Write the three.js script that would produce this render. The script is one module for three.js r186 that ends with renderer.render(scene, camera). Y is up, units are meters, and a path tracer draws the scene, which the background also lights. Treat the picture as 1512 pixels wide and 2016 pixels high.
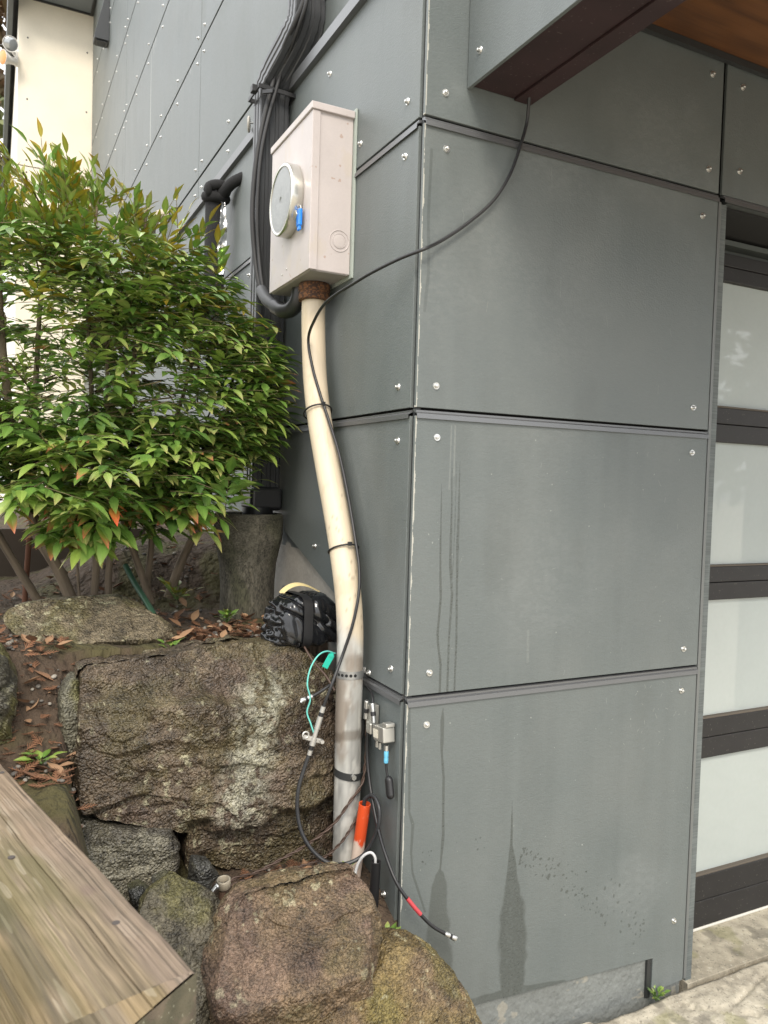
import * as THREE from 'three';
import { mergeGeometries, mergeVertices, toCreasedNormals } from 'three/addons/utils/BufferGeometryUtils.js';
import { RoundedBoxGeometry } from 'three/addons/geometries/RoundedBoxGeometry.js';

// ───────────────────────── camera, sky, sun, exposure ─────────────────────────
const scene = new THREE.Scene();
const camera = new THREE.PerspectiveCamera(66.4, 768 / 1024, 0.05, 200);
camera.position.set(-0.784, 1.313, 1.438);
camera.rotation.set(-0.03923, -0.46429, 0.02966, 'YXZ');
camera.focus = 1.75;
camera.userData.fStop = 10;

const SKY_W = 256, SKY_H = 128, skyData = new Float32Array(SKY_W * SKY_H * 4);
for (let j = 0; j < SKY_H; j++) for (let i = 0; i < SKY_W; i++) {
  const el = ((j + 0.5) / SKY_H - 0.5) * Math.PI, az = (i / SKY_W) * 2 * Math.PI, k = (j * SKY_W + i) * 4;
  const s = Math.max(0, Math.sin(el));
  const cloud = 1 + 0.05 * Math.sin(az * 3 + 2 * s) + 0.04 * Math.sin(az * 7 - 5 * s);
  const L = el > 0 ? (0.80 + 0.50 * s) * cloud : 0.25;
  skyData.set([L * 0.985, L, L * 1.02, 1], k);
}
const skyTex = new THREE.DataTexture(skyData, SKY_W, SKY_H, THREE.RGBAFormat, THREE.FloatType);
skyTex.mapping = THREE.EquirectangularReflectionMapping;
skyTex.magFilter = THREE.LinearFilter; skyTex.minFilter = THREE.LinearFilter; skyTex.needsUpdate = true;
scene.background = skyTex; scene.environment = skyTex;

const sun = new THREE.DirectionalLight(0xfff3e2, 1.1);
sun.position.set(-2.6, 7.2, 5.6); sun.target.position.set(0, 1, -0.5);
sun.shadow.radius = 32; sun.castShadow = true; sun.shadow.mapSize.set(2048, 2048);
Object.assign(sun.shadow.camera, { left: -8, right: 8, top: 8, bottom: -8, near: 0.5, far: 30 });
scene.add(sun, sun.target);

const renderer = new THREE.WebGLRenderer({ antialias: true });
renderer.toneMapping = THREE.LinearToneMapping;
renderer.toneMappingExposure = 2.4;
renderer.shadowMap.enabled = true;

// ───────────────────────── helpers ─────────────────────────
function rngOf(seed) { let a = seed >>> 0; return () => { a |= 0; a = a + 0x6D2B79F5 | 0; let t = Math.imul(a ^ a >>> 15, 1 | a); t = t + Math.imul(t ^ t >>> 7, 61 | t) ^ t; return ((t ^ t >>> 14) >>> 0) / 4294967296; }; }
const V = (x, y, z) => new THREE.Vector3(x, y, z);
const clamp = (v, a = 0, b = 1) => Math.min(b, Math.max(a, v));
const sstep = (a, b, v) => { const t = clamp((v - a) / (b - a)); return t * t * (3 - 2 * t); };
const mix = (a, b, t) => a + (b - a) * t;
const mix3 = (a, b, t) => [mix(a[0], b[0], t), mix(a[1], b[1], t), mix(a[2], b[2], t)];
function hash3(x, y, z) { let h = Math.imul(x, 374761393) ^ Math.imul(y, 668265263) ^ Math.imul(z, 2147483647 - 1274126177); h = Math.imul(h ^ (h >>> 13), 1274126177); h = Math.imul(h ^ (h >>> 16), 2246822519); return ((h ^ (h >>> 15)) >>> 0) / 4294967296; }
function noise3(x, y, z, px = 0, py = 0) {   // value noise 0..1, period px, py in x, y when given
  const X = Math.floor(x), Y = Math.floor(y), Z = Math.floor(z);
  let fx = x - X, fy = y - Y, fz = z - Z; fx = fx * fx * (3 - 2 * fx); fy = fy * fy * (3 - 2 * fy); fz = fz * fz * (3 - 2 * fz);
  const wx = (i) => px ? ((i % px) + px) % px : i, wy = (i) => py ? ((i % py) + py) % py : i;
  const x0 = wx(X), x1 = wx(X + 1), y0 = wy(Y), y1 = wy(Y + 1);
  const a = mix(mix(hash3(x0, y0, Z), hash3(x1, y0, Z), fx), mix(hash3(x0, y1, Z), hash3(x1, y1, Z), fx), fy);
  const b = mix(mix(hash3(x0, y0, Z + 1), hash3(x1, y0, Z + 1), fx), mix(hash3(x0, y1, Z + 1), hash3(x1, y1, Z + 1), fx), fy);
  return mix(a, b, fz);
}
function fbm(x, y, z, oct = 4, px = 0, py = 0) { let s = 0, a = 0.5, n = 0; for (let i = 0; i < oct; i++) { s += a * noise3(x, y, z + i * 17.3, px, py); n += a; a *= 0.5; x *= 2; y *= 2; z *= 2; px *= 2; py *= 2; } return s / n; }
const toS = (c) => { c = clamp(c); return Math.round(255 * (c <= 0.0031308 ? c * 12.92 : 1.055 * Math.pow(c, 1 / 2.4) - 0.055)); };
function makeTex(w, h, fn, srgb = true) {       // fn(px, py) gives linear rgb (or plain values when srgb is false)
  const d = new Uint8Array(w * h * 4);
  for (let j = 0; j < h; j++) for (let i = 0; i < w; i++) { const c = fn(i, j), k = (j * w + i) * 4; for (let q = 0; q < 3; q++) d[k + q] = srgb ? toS(c[q]) : Math.round(255 * clamp(c[q])); d[k + 3] = 255; }
  const t = new THREE.DataTexture(d, w, h, THREE.RGBAFormat);
  t.wrapS = t.wrapT = THREE.RepeatWrapping; t.magFilter = THREE.LinearFilter; t.minFilter = THREE.LinearMipmapLinearFilter; t.generateMipmaps = true;
  if (srgb) t.colorSpace = THREE.SRGBColorSpace; t.needsUpdate = true; return t;
}
const rep = (t, u, v = u) => { const c = t.clone(); c.repeat.set(u, v); c.needsUpdate = true; return c; };
const joined = (list) => { const L = list.map((g) => (g.index ? g.toNonIndexed() : g)), keep = Object.keys(L[0].attributes).filter((k) => L.every((g) => g.attributes[k])); for (const g of L) for (const k of Object.keys(g.attributes)) if (!keep.includes(k)) g.deleteAttribute(k); return mergeGeometries(L); };
const names = new Map();
function numbered(n) { const k = names.get(n) ?? 0; names.set(n, k + 1); return k ? `${n}_${String(k).padStart(3, '0')}` : n; }
function tag(o, label, category, group, kind) { o.userData.label = label; if (category) o.userData.category = category; if (group) o.userData.group = group; if (kind) o.userData.kind = kind; return o; }
function thing(name, label, category, pos = [0, 0, 0], group) { const g = new THREE.Group(); g.name = numbered(name); g.position.set(...pos); scene.add(g); return tag(g, label, category, group); }
function part(name, geo, mat, parent, pos) { const m = new THREE.Mesh(geo, mat); m.name = name; if (pos) m.position.set(...pos); parent.add(m); return m; }
function solo(name, geo, mat, label, category, pos, group) { const m = new THREE.Mesh(geo, mat); m.name = numbered(name); if (pos) m.position.set(...pos); scene.add(m); return tag(m, label, category, group); }
function structure(name, geo, mat, pos) { const m = new THREE.Mesh(geo, mat); m.name = numbered(name); if (pos) m.position.set(...pos); scene.add(m); m.userData.kind = 'structure'; return m; }
const std = (o) => new THREE.MeshStandardMaterial(o), phy = (o) => new THREE.MeshPhysicalMaterial(o);
const lin = (r, g, b) => new THREE.Color().setRGB(r, g, b);
const box = (x0, x1, y0, y1, z0, z1) => { const g = new THREE.BoxGeometry(x1 - x0, y1 - y0, z1 - z0); g.translate((x0 + x1) / 2, (y0 + y1) / 2, (z0 + z1) / 2); return g; };
const rbox = (x0, x1, y0, y1, z0, z1, r = 0.002, s = 2) => { const g = new RoundedBoxGeometry(x1 - x0, y1 - y0, z1 - z0, s, r); g.translate((x0 + x1) / 2, (y0 + y1) / 2, (z0 + z1) / 2); return g; };
const curve = (pts) => new THREE.CatmullRomCurve3(pts.map((p) => V(...p)), false, 'centripetal');
const tube = (pts, r, seg = 64, rad = 10) => new THREE.TubeGeometry(curve(pts), seg, r, rad, false);
function cylBetween(a, b, r0, r1 = r0, n = 14, open = false) {
  const A = V(...a), B = V(...b), d = B.clone().sub(A), g = new THREE.CylinderGeometry(r1, r0, d.length(), n, 1, open);
  g.applyQuaternion(new THREE.Quaternion().setFromUnitVectors(V(0, 1, 0), d.normalize())); g.translate(...A.add(B).multiplyScalar(0.5).toArray()); return g;
}
function boxUV(g, s = 1) {   // planar coordinates in metres by the face's main direction
  if (g.index) g = g.toNonIndexed(); g.computeVertexNormals();
  const p = g.attributes.position, n = g.attributes.normal, uv = new Float32Array(p.count * 2);
  for (let i = 0; i < p.count; i++) { const ax = Math.abs(n.getX(i)), ay = Math.abs(n.getY(i)), az = Math.abs(n.getZ(i)); const [u, v] = ay > ax && ay > az ? [p.getX(i), p.getZ(i)] : ax > az ? [p.getZ(i), p.getY(i)] : [p.getX(i), p.getY(i)]; uv[i * 2] = u * s; uv[i * 2 + 1] = v * s; }
  g.setAttribute('uv', new THREE.BufferAttribute(uv, 2)); return g;
}
function paint(g, c) { const n = g.attributes.position.count, a = new Float32Array(n * 3); for (let i = 0; i < n; i++) a.set(c, i * 3); g.setAttribute('color', new THREE.BufferAttribute(a, 3)); return g; }

// ───────────────────────── shared surfaces ─────────────────────────
const WALL = [0.118, 0.1335, 0.131];
// fibre-cement board: fine sideways grain and faint run-off streaks; marks = own stains of one board
function boardTex(w, h, seed, marks = null, ppm = 820, edge = false) {
  const W = Math.round(w * ppm), H = Math.round(h * ppm);
  const wet = new Float32Array(W * H), pale = new Float32Array(W * H);
  const put = (arr) => ({
    line(pts, wd, amt, grain = 0.05) {          // streak along points [x, y] in metres
      for (let s = 0; s < pts.length - 1; s++) {
        const [ax, ay, aw = wd] = pts[s], [bx, by, bw = wd] = pts[s + 1];
        const m = Math.max(aw, bw) * 1.6, x0 = Math.floor((Math.min(ax, bx) - m) * ppm), x1 = Math.ceil((Math.max(ax, bx) + m) * ppm), y0 = Math.floor((Math.min(ay, by) - m) * ppm), y1 = Math.ceil((Math.max(ay, by) + m) * ppm);
        for (let j = Math.max(0, y0); j <= Math.min(H - 1, y1); j++) for (let i = Math.max(0, x0); i <= Math.min(W - 1, x1); i++) {
          const px = i / ppm, py = j / ppm, dx = bx - ax, dy = by - ay, t = clamp(((px - ax) * dx + (py - ay) * dy) / (dx * dx + dy * dy + 1e-9));
          const ww = mix(aw, bw, t) * (1 + 0.34 * (fbm(px * 60, py * 45, seed + 3, 2) - 0.5)), d = Math.hypot(px - ax - dx * t, py - ay - dy * t);
          const v = amt * sstep(ww, ww * 0.72, d) * (1 - grain * 2 * Math.max(0, noise3(px * 260, py * 260, seed) - 0.5)); const k = j * W + i; if (v > arr[k]) arr[k] = v;
        }
      }
    },
    dots(list, amt) { for (const [x, y, r] of list) { const x0 = Math.floor((x - 2 * r) * ppm), x1 = Math.ceil((x + 2 * r) * ppm), y0 = Math.floor((y - 2 * r) * ppm), y1 = Math.ceil((y + 2 * r) * ppm); for (let j = Math.max(0, y0); j <= Math.min(H - 1, y1); j++) for (let i = Math.max(0, x0); i <= Math.min(W - 1, x1); i++) { const px = i / ppm, py = j / ppm, d = Math.hypot(px - x, py - y) + (fbm(px * 300, py * 300, seed + 5, 2) - 0.5) * r * 2.2; const v = amt * sstep(r, r * 0.7, d), k = j * W + i; if (v > arr[k]) arr[k] = v; } } },
  });
  if (marks) marks(put(wet), put(pale), rngOf(seed));
  const rough = new Uint8Array(W * H * 4);
  const map = makeTex(W, H, (i, j) => {
    const x = i / ppm, y = j / ppm, k = j * W + i;
    const grain = noise3(x * 120, y * 520, seed) - 0.5, mott = fbm(x * 7, y * 5, seed + 9, 4) - 0.5, run = fbm(x * 38, y * 1.6, seed + 21, 3) - 0.5;
    const spot = noise3(x * 420, y * 420, seed + 31);
    let f = 1 + 0.08 * grain + 0.22 * mott + 0.13 * run * sstep(0.35, 0.6, fbm(x * 2.2, y * 1.4, seed + 71, 2)) + (spot > 0.93 ? 0.1 : 0);
    let c = [WALL[0] * f * (1 + 0.06 * mott), WALL[1] * f, WALL[2] * f * (1 - 0.03 * mott)];
    const chalk = sstep(0.56, 0.8, fbm(x * 3 + 4, y * 3.4, seed + 44, 4)) * (0.5 + 0.5 * sstep(0.4, 0.7, fbm(x * 90, y * 140, seed + 50, 3)));
    c = mix3(c, [0.22, 0.235, 0.23], 0.26 * chalk); const dirt = sstep(0.6, 0.78, fbm(x * 9 + 2, y * 3.2, seed + 84, 4)); c = mix3(c, [0.085, 0.094, 0.088], 0.22 * dirt);
    if (edge && x < 0.0046 * (-0.35 + 1.7 * fbm(1.3, y * 45, seed + 60, 4))) c = mix3(c, [0.46, 0.45, 0.39], 0.85);
    c = mix3(c, [0.33, 0.345, 0.32], pale[k]);
    c = mix3(c, [c[0] * 0.58, c[1] * 0.58, c[2] * 0.56], wet[k]);
    rough[k * 4] = 0; rough[k * 4 + 1] = Math.round(255 * clamp(0.46 + 0.10 * mott + 0.08 * grain + 0.12 * chalk - 0.18 * wet[k])); rough[k * 4 + 2] = 0; rough[k * 4 + 3] = 255;
    return c;
  });
  const rt = new THREE.DataTexture(rough, W, H, THREE.RGBAFormat); rt.magFilter = THREE.LinearFilter; rt.minFilter = THREE.LinearMipmapLinearFilter; rt.generateMipmaps = true; rt.needsUpdate = true;
  for (const t of [map, rt]) { t.wrapS = t.wrapT = THREE.MirroredRepeatWrapping; t.repeat.set(1 / w, 1 / h); }
  return { map, roughnessMap: rt };
}
const boardBump = makeTex(512, 512, (i, j) => { const u = i / 512, v = j / 512; const n = 0.6 * noise3(u * 64, v * 150, 3, 64, 150) + 0.4 * noise3(u * 110, v * 110, 8, 110, 110); return [n, n, n]; }, false);
boardBump.repeat.set(4, 4);
const boardMat = (t) => std({ ...t, bumpMap: boardBump, bumpScale: 0.00032, metalness: 0 });
const plainBoard = boardMat(boardTex(0.9, 0.62, 11));
const plainBoard2 = boardMat(boardTex(0.9, 0.62, 77));
const rockGrain = makeTex(1024, 1024, (i, j) => { const u = i / 1024, v = j / 1024; const a = fbm(u * 90, v * 90, 3, 3, 90, 90), b = noise3(u * 340, v * 340, 5, 340, 340), c = fbm(u * 16, v * 16, 8, 4, 16, 16); const g2 = noise3(u * 560, v * 560, 55, 560, 560), t = 0.62 + 0.55 * (a - 0.5) + 0.5 * (b - 0.5) + 0.4 * (g2 - 0.5) + 0.5 * (c - 0.5); const sp = fbm(u * 150, v * 150, 25, 2, 150, 150), l = 0.9 * sstep(0.68, 0.76, sp) * sstep(0.42, 0.56, c); return [t + l, t + l * 0.96, t * 0.97 + l * 0.8]; }, true);
const darkMetal = std({ color: lin(0.035, 0.037, 0.038), roughness: 0.42, metalness: 0.2 });
const trimMetal = std({ color: lin(0.16, 0.165, 0.17), roughness: 0.36, metalness: 0.55 });
const blackGap = std({ color: lin(0.012, 0.012, 0.012), roughness: 0.9 });
const galvTex = makeTex(256, 256, (i, j) => { const n = fbm(i / 16, j / 16, 2, 4, 16, 16), s = noise3(i / 5, j / 5, 9, 51, 51); const v = 0.42 + 0.3 * (n - 0.5) + 0.1 * (s - 0.5); return [v, v, v * 0.98]; });
const steel = std({ color: lin(0.62, 0.62, 0.6), roughness: 0.3, metalness: 0.9 });
const rubber = std({ color: lin(0.016, 0.016, 0.017), roughness: 0.42 });
const rubberDull = std({ color: lin(0.022, 0.022, 0.023), roughness: 0.6 });

// screw with washer, axis along +z
const screwGeo = (() => { const a = new THREE.CylinderGeometry(0.0072, 0.0082, 0.0022, 16).rotateX(Math.PI / 2).translate(0, 0, 0.0011), b = new THREE.CylinderGeometry(0.0042, 0.0046, 0.005, 6).rotateX(Math.PI / 2).translate(0, 0, 0.0044), c = new THREE.SphereGeometry(0.0033, 8, 4, 0, 2 * Math.PI, 0, Math.PI / 2).rotateX(Math.PI / 2).scale(1, 1, 0.5).translate(0, 0, 0.0069); return joined([a, b, c]); })();
function panelGeo(w, h, t = 0.008, poly = null) {
  const s = new THREE.Shape(); const P = poly ?? [[0, 0], [w, 0], [w, h], [0, h]]; P.forEach(([x, y], i) => i ? s.lineTo(x, y) : s.moveTo(x, y)); s.closePath();
  const b = 0.0007, g = new THREE.ExtrudeGeometry(s, { depth: t - 2 * b, bevelEnabled: true, bevelThickness: b, bevelSize: b, bevelOffset: -b, bevelSegments: 1 }); g.translate(0, 0, b); return g;
}
function screws(panel, list, t = 0.008) { const r = rngOf(Math.round(Math.abs(panel.position.x * 91 + panel.position.y * 577 + panel.position.z * 131) * 10) + 5); for (const [x, y] of list) { const m = part('screw', screwGeo, steel, panel, [x, y, t]); m.rotation.set((r() - 0.5) * 0.16, (r() - 0.5) * 0.16, r() * 3); } }

// ───────────────────────── ground ─────────────────────────
const concTex = makeTex(1024, 1024, (i, j) => {
  const u = i / 1024, v = j / 1024; const a = fbm(u * 10, v * 10, 1, 5, 10, 10), b = fbm(u * 60, v * 60, 7, 3, 60, 60), s = noise3(u * 300, v * 300, 5, 300, 300);
  let c = mix3([0.30, 0.265, 0.205], [0.46, 0.42, 0.335], clamp(a * 1.5 - 0.25)); const f = 0.55 + 0.9 * b; c = c.map((q) => q * f);
  if (s > 0.86) c = mix3(c, [0.13, 0.12, 0.1], 0.6); if (s < 0.1) c = mix3(c, [0.6, 0.58, 0.5], 0.5);
  const moss = sstep(0.6, 0.72, fbm(u * 14 + 3, v * 14, 31, 4, 14, 14)); c = mix3(c, [0.2, 0.2, 0.06], moss * 0.4);
  const dk = sstep(0.62, 0.7, fbm(u * 18, v * 18, 41, 4, 18, 18)); return mix3(c, [0.12, 0.11, 0.09], dk * 0.5);
});
const concBump = makeTex(512, 512, (i, j) => { const u = i / 512, v = j / 512, n = 0.5 * fbm(u * 40, v * 40, 3, 4, 40, 40) + 0.5 * fbm(u * 12, v * 12, 5, 3, 12, 12); return [n, n, n]; }, false);
{
  const far = new THREE.PlaneGeometry(160, 160); far.rotateX(-Math.PI / 2);
  const uv = far.attributes.uv; for (let i = 0; i < uv.count; i++) uv.setXY(i, uv.getX(i) * 160, uv.getY(i) * 160);
  structure('ground', far, std({ color: lin(0.42, 0.38, 0.31), roughness: 0.95 }), [0, -0.06, 0]);
  // driveway slab next to the wall, broken edge and cracks are real relief
  const NX = 260, NZ = 220, X0 = -0.1, X1 = 2.6, Z0 = 0.012, Z1 = 1.36, g = new THREE.PlaneGeometry(X1 - X0, Z1 - Z0, NX, NZ); g.rotateX(-Math.PI / 2); g.translate((X0 + X1) / 2, 0, (Z0 + Z1) / 2);
  const p = g.attributes.position, w = g.attributes.uv;
  for (let i = 0; i < p.count; i++) {
    let x = p.getX(i), z = p.getZ(i); const edge = 0.016 * (fbm(x * 14, 1, 4, 4) - 0.3); const zz = z + edge * (1 - sstep(0.0, 0.15, z - Z0));
    let y = 0.006 * (fbm(x * 9, z * 9, 6, 4) - 0.5) + 0.0022 * (fbm(x * 60, z * 60, 7, 2) - 0.5);
    y += 0.010 - 0.034 * (1 - sstep(0.0, 0.012, z - Z0)) * sstep(0.25, 0.5, fbm(x * 11, 3, 8, 3));
    for (const [ax, az, bx, bz, s] of [[0.9, 0.12, 1.25, 0.02, 2], [0.98, 0.2, 1.15, 0.1, 5], [0.72, 0.02, 0.98, 0.2, 8]]) { const t = clamp(((x - ax) * (bx - ax) + (z - az) * (bz - az)) / ((bx - ax) ** 2 + (bz - az) ** 2)), d = Math.hypot(x - mix(ax, bx, t), z - mix(az, bz, t)) + 0.03 * (fbm(x * 25, z * 25, s, 3) - 0.5); y -= 0.006 * sstep(0.007, 0.0, Math.abs(d)); }
    p.setXYZ(i, x, y, zz); w.setXY(i, x / 1.1, z / 1.1);
  }
  g.computeVertexNormals();
  structure('driveway', g, std({ map: concTex, bumpMap: rep(concBump, 3), bumpScale: 0.004, roughness: 0.92 }));
  // apron slab under the garage door
  const a = boxUV(rbox(0.872, 3.4, -0.15, 0.009, -0.32, 0.008, 0.002), 0.8);
  structure('door_apron', a, std({ map: concTex, color: lin(0.86, 0.86, 0.84), bumpMap: rep(concBump, 2), bumpScale: 0.002, roughness: 0.85 }));
}
// soil of the planting bed
function soilY(x, z) {
  const back = 0.915 + 0.02 * Math.sin(x * 5) + 0.17 * sstep(-0.92, -1.25, z) * sstep(-0.75, -0.35, x);
  const left = z < -0.5 ? back : z < -0.2 ? mix(0.72, back, sstep(-0.2, -0.5, z)) : mix(0.5, 0.72, sstep(0.25, -0.2, z));
  const mid = z < -0.45 ? back : z < -0.25 ? mix(0.42, back, sstep(-0.25, -0.5, z)) : mix(0.32, 0.42, sstep(0.12, -0.18, z));
  let y = mix(left, mid, sstep(-0.66, -0.56, x));
  y = mix(y, -0.05, sstep(0.16, 0.5, z)); y = mix(y, 0.12, sstep(-0.04, 0.05, x) * sstep(-0.01, 0.03, z));
  return y + 0.03 * (fbm(x * 9, z * 9, 4, 3) - 0.5) + 0.012 * (fbm(x * 50, z * 50, 9, 3) - 0.5);
}
{
  const NX = 210, NZ = 300, x0 = -3.4, x1 = 0.006, z0 = -7.0, z1 = 0.62, pos = [], col = [], idx = [];
  for (let j = 0; j <= NZ; j++) for (let i = 0; i <= NX; i++) {
    const a = i / NX, b = j / NZ, x = x1 + (x0 - x1) * Math.pow(a, 1.7), z = z1 + (z0 - z1) * Math.pow(b, 1.9), y = soilY(x, z); pos.push(x, y, z);
    const m = sstep(0.55, 0.68, fbm(x * 8, z * 8, 12, 4)), n = fbm(x * 40, z * 40, 3, 3), k = 0.6 + 0.9 * n; let c = [0.062 * k, 0.042 * k, 0.027 * k];
    c = mix3(c, [0.07, 0.07, 0.018], 0.55 * m); col.push(...c);
    if (i < NX && j < NZ) { const q = j * (NX + 1) + i; idx.push(q, q + 1, q + NX + 1, q + 1, q + NX + 2, q + NX + 1); }
  }
  const g = new THREE.BufferGeometry(); g.setAttribute('position', new THREE.Float32BufferAttribute(pos, 3)); g.setAttribute('color', new THREE.Float32BufferAttribute(col, 3)); g.setIndex(idx); g.computeVertexNormals();
  { const n = pos.length / 3, uv = new Float32Array(n * 2); for (let i = 0; i < n; i++) { uv[i * 2] = pos[i * 3]; uv[i * 2 + 1] = pos[i * 3 + 2]; } g.setAttribute('uv', new THREE.BufferAttribute(uv, 2)); }
  structure('soil_bed', g, std({ vertexColors: true, roughness: 0.95, bumpMap: rep(concBump, 2.5), bumpScale: 0.03 }));
}

// ───────────────────────── the clad building ─────────────────────────
const T = 0.008, S1 = 2.06, S2 = 1.46, S3 = 0.85;
const building = thing('clad_building', 'grey green building clad in screwed fibre cement boards around a sharp corner', 'building');
{
  part('wall_core', joined([box(0.055, 0.868, 0, 6.1, -7.2, -0.022), box(0.0205, 0.0552, 0, 2.44, -6.74, -0.0225), box(0.8682, 4.2, 2.045, 6.1, -7.2, -0.0222), box(0.8684, 4.2, 0.0, 2.0448, -7.2, -0.26)]), blackGap, building);
  const foundTex = makeTex(512, 256, (i, j) => { const n = fbm(i / 30, j / 30, 3, 5), s = noise3(i / 3, j / 3, 6), pl = sstep(0.70, 0.73, fbm(i / 44, j / 30, 12, 4)); let c = [0.15, 0.16, 0.153].map((q) => q * (1.05 + 0.5 * (n - 0.5) + 0.2 * (s - 0.5))); return mix3(c, [0.30, 0.28, 0.23], pl * 0.6); });
  const fm = std({ map: rep(foundTex, 1.2, 2.4), bumpMap: rep(concBump, 2.5), bumpScale: 0.006, roughness: 0.75 });
  part('foundation', boxUV(joined([box(0.012, 0.862, -0.12, 0.2, -0.0205, -0.011)])), fm, building);
  const rawTex = makeTex(512, 256, (i, j) => { const n = fbm(i / 40, j / 40, 23, 5), s = noise3(i / 2, j / 2, 6); const pt = sstep(0.5, 0.54, fbm(i / 90, j / 60, 82, 4)); let c = [0.3, 0.285, 0.255].map((q) => q * (0.75 + 0.5 * n + 0.12 * (s - 0.5))); return mix3(c, WALL.map((q) => q * 0.9), pt); });
  part('foundation', boxUV(box(0.010, 0.0204, 0.2, 1.26, -6.7, -0.024)), std({ map: rep(rawTex, 0.9, 1.8), bumpMap: rep(concBump, 2), bumpScale: 0.003, roughness: 0.88 }), building);

  // front boards
  const XW = 0.861;
  const front = (y0, y1, t, sc, poly, x0 = 0.003, x1 = XW) => { const m = part('cladding_board', panelGeo(x1 - x0, y1 - y0, T, poly), boardMat(t), building, [x0, y0, -T]); screws(m, sc.map(([x, y]) => [x - x0, y - y0])); return m; };
  const h1 = S1 - S2 - 0.018, w1 = XW - 0.003;
  front(S1 + 0.010, 2.95, boardTex(w1, 0.88, 5, null, 640, true), [[0.05, 2.123], [0.821, 2.357], [0.822, 2.123]]);
  front(S1 + 0.010, 2.95, boardTex(0.9, 0.62, 15, null, 500), [[0.931, 2.352], [0.934, 2.14], [1.35, 2.14], [1.35, 2.352]], null, 0.8735, 2.1);
  front(S2 + 0.010, S1 - 0.008, boardTex(w1, h1, 21, (wet, pale, r) => {
    wet.line([[0.018, 0.53], [0.015, 0.4], [0.02, 0.28], [0.013, 0.2]], 0.004, 0.5); for (let k = 0; k < 9; k++) pale.line([[0.02 + 0.8 * r(), 0.05 + 0.5 * r()], [0.03 + 0.8 * r(), 0.1 + 0.4 * r()]].map((p, i, a) => i ? [a[0][0] + (r() - 0.5) * 0.02, a[0][1] + 0.05 * r()] : p), 0.0007, 0.22);
  }, 820, true), [[0.057, 2.01], [0.808, 2.004], [0.05, 1.517], [0.805, 1.523]]);
  front(S3 + 0.010, S2 - 0.008, boardTex(w1, S2 - S3 - 0.018, 33, (wet, pale, r) => {
    wet.line([[0.068, 0.45, 0.0004], [0.069, 0.40, 0.0014], [0.070, 0.32, 0.0026], [0.072, 0.259], [0.075, 0.204], [0.070, 0.13], [0.072, 0.105], [0.080, 0.06], [0.080, -0.002]], 0.0032, 0.95);
    wet.line([[0.092, 0.50, 0.0008], [0.095, 0.40, 0.0026], [0.096, 0.28, 0.0042], [0.103, 0.214, 0.0034], [0.099, 0.114, 0.003], [0.099, -0.002]], 0.003, 0.95, 0.5);
    wet.line([[0.112, 0.50, 0.0008], [0.113, 0.40, 0.003], [0.113, 0.313, 0.004], [0.116, 0.18, 0.003], [0.118, 0.113], [0.117, -0.002]], 0.003, 0.95, 0.4);
    wet.line([[0.103, 0.5, 0.001], [0.1045, 0.38, 0.0018], [0.103, 0.25, 0.0012]], 0.0016, 0.7, 0.8);
    pale.line([[0.088, 0.575], [0.087, 0.44]], 0.0018, 0.2, 0.6); pale.line([[0.097, 0.575], [0.098, 0.47]], 0.0024, 0.22, 0.6); pale.line([[0.31, 0.12], [0.312, 0.05]], 0.004, 0.14, 0.6);
    const d = []; for (let k = 0; k < 60; k++) d.push([r() * w1, r() * 0.58, 0.0007 + 0.0012 * r() * r()]); pale.dots(d, 0.55);
    for (let k = 0; k < 14; k++) { const x = r() * 0.8, y = r() * 0.55; pale.line([[x, y], [x + 0.02 * (r() - 0.5), y + 0.015 * r()]], 0.0006, 0.35); }
  }, 900, true), [[0.056, 1.409], [0.808, 1.409], [0.056, 0.906], [0.809, 0.905]]);
  const yb = 0.012, hb = S3 - 0.008 - yb;
  front(yb, S3 - 0.008, boardTex(w1, hb, 45, (wet, pale, r) => {
    const L = (pts, w, a, g) => wet.line(pts.map(([x, y, ...q]) => [x - 0.003, y - yb, ...q]), w, a, g);
    L([[0.093, 0.825, 0.001], [0.092, 0.797, 0.0062], [0.093, 0.764, 0.0056], [0.093, 0.73, 0.0034], [0.100, 0.673, 0.0036], [0.102, 0.594, 0.0034], [0.104, 0.543, 0.0046], [0.099, 0.464, 0.0024]], 0.003, 0.85);
    L([[0.098, 0.466, 0.004], [0.098, 0.452, 0.014], [0.098, 0.43, 0.023], [0.098, 0.37, 0.030], [0.099, 0.30, 0.037], [0.104, 0.25, 0.038], [0.11, 0.18, 0.034]], 0.02, 0.8, 0.04);
    L([[0.009, 0.835, 0.004], [0.014, 0.718, 0.004], [0.017, 0.608, 0.003], [0.027, 0.579, 0.0045], [0.025, 0.518, 0.003], [0.030, 0.473, 0.0028], [0.064, 0.381, 0.003]], 0.003, 0.7);
    L([[0.286, 0.590, 0.0003], [0.287, 0.54, 0.0028], [0.288, 0.486, 0.0042], [0.291, 0.45, 0.012], [0.292, 0.43, 0.015], [0.293, 0.405, 0.02], [0.296, 0.375, 0.025], [0.297, 0.335, 0.037], [0.302, 0.26, 0.044], [0.305, 0.18, 0.042], [0.303, 0.12, 0.032]], 0.01, 0.95, 0.3);
    L([[0.12, 0.140, 0.010], [0.30, 0.134, 0.018], [0.36, 0.128, 0.012], [0.46, 0.120, 0.005]], 0.01, 0.8, 0.3);
    const d = []; for (let k = 0; k < 95; k++) { const t = r(), x = 0.31 + 0.38 * t, y = 0.46 - 0.24 * t + 0.11 * (r() - 0.5) * (0.4 + t); const s = 0.0016 + 0.0034 * r() * r(); d.push([x, y - yb, s], [x + 0.005 * (r() - 0.5), y - yb + 0.006 * (r() - 0.5), s * 0.9]); }
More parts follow.
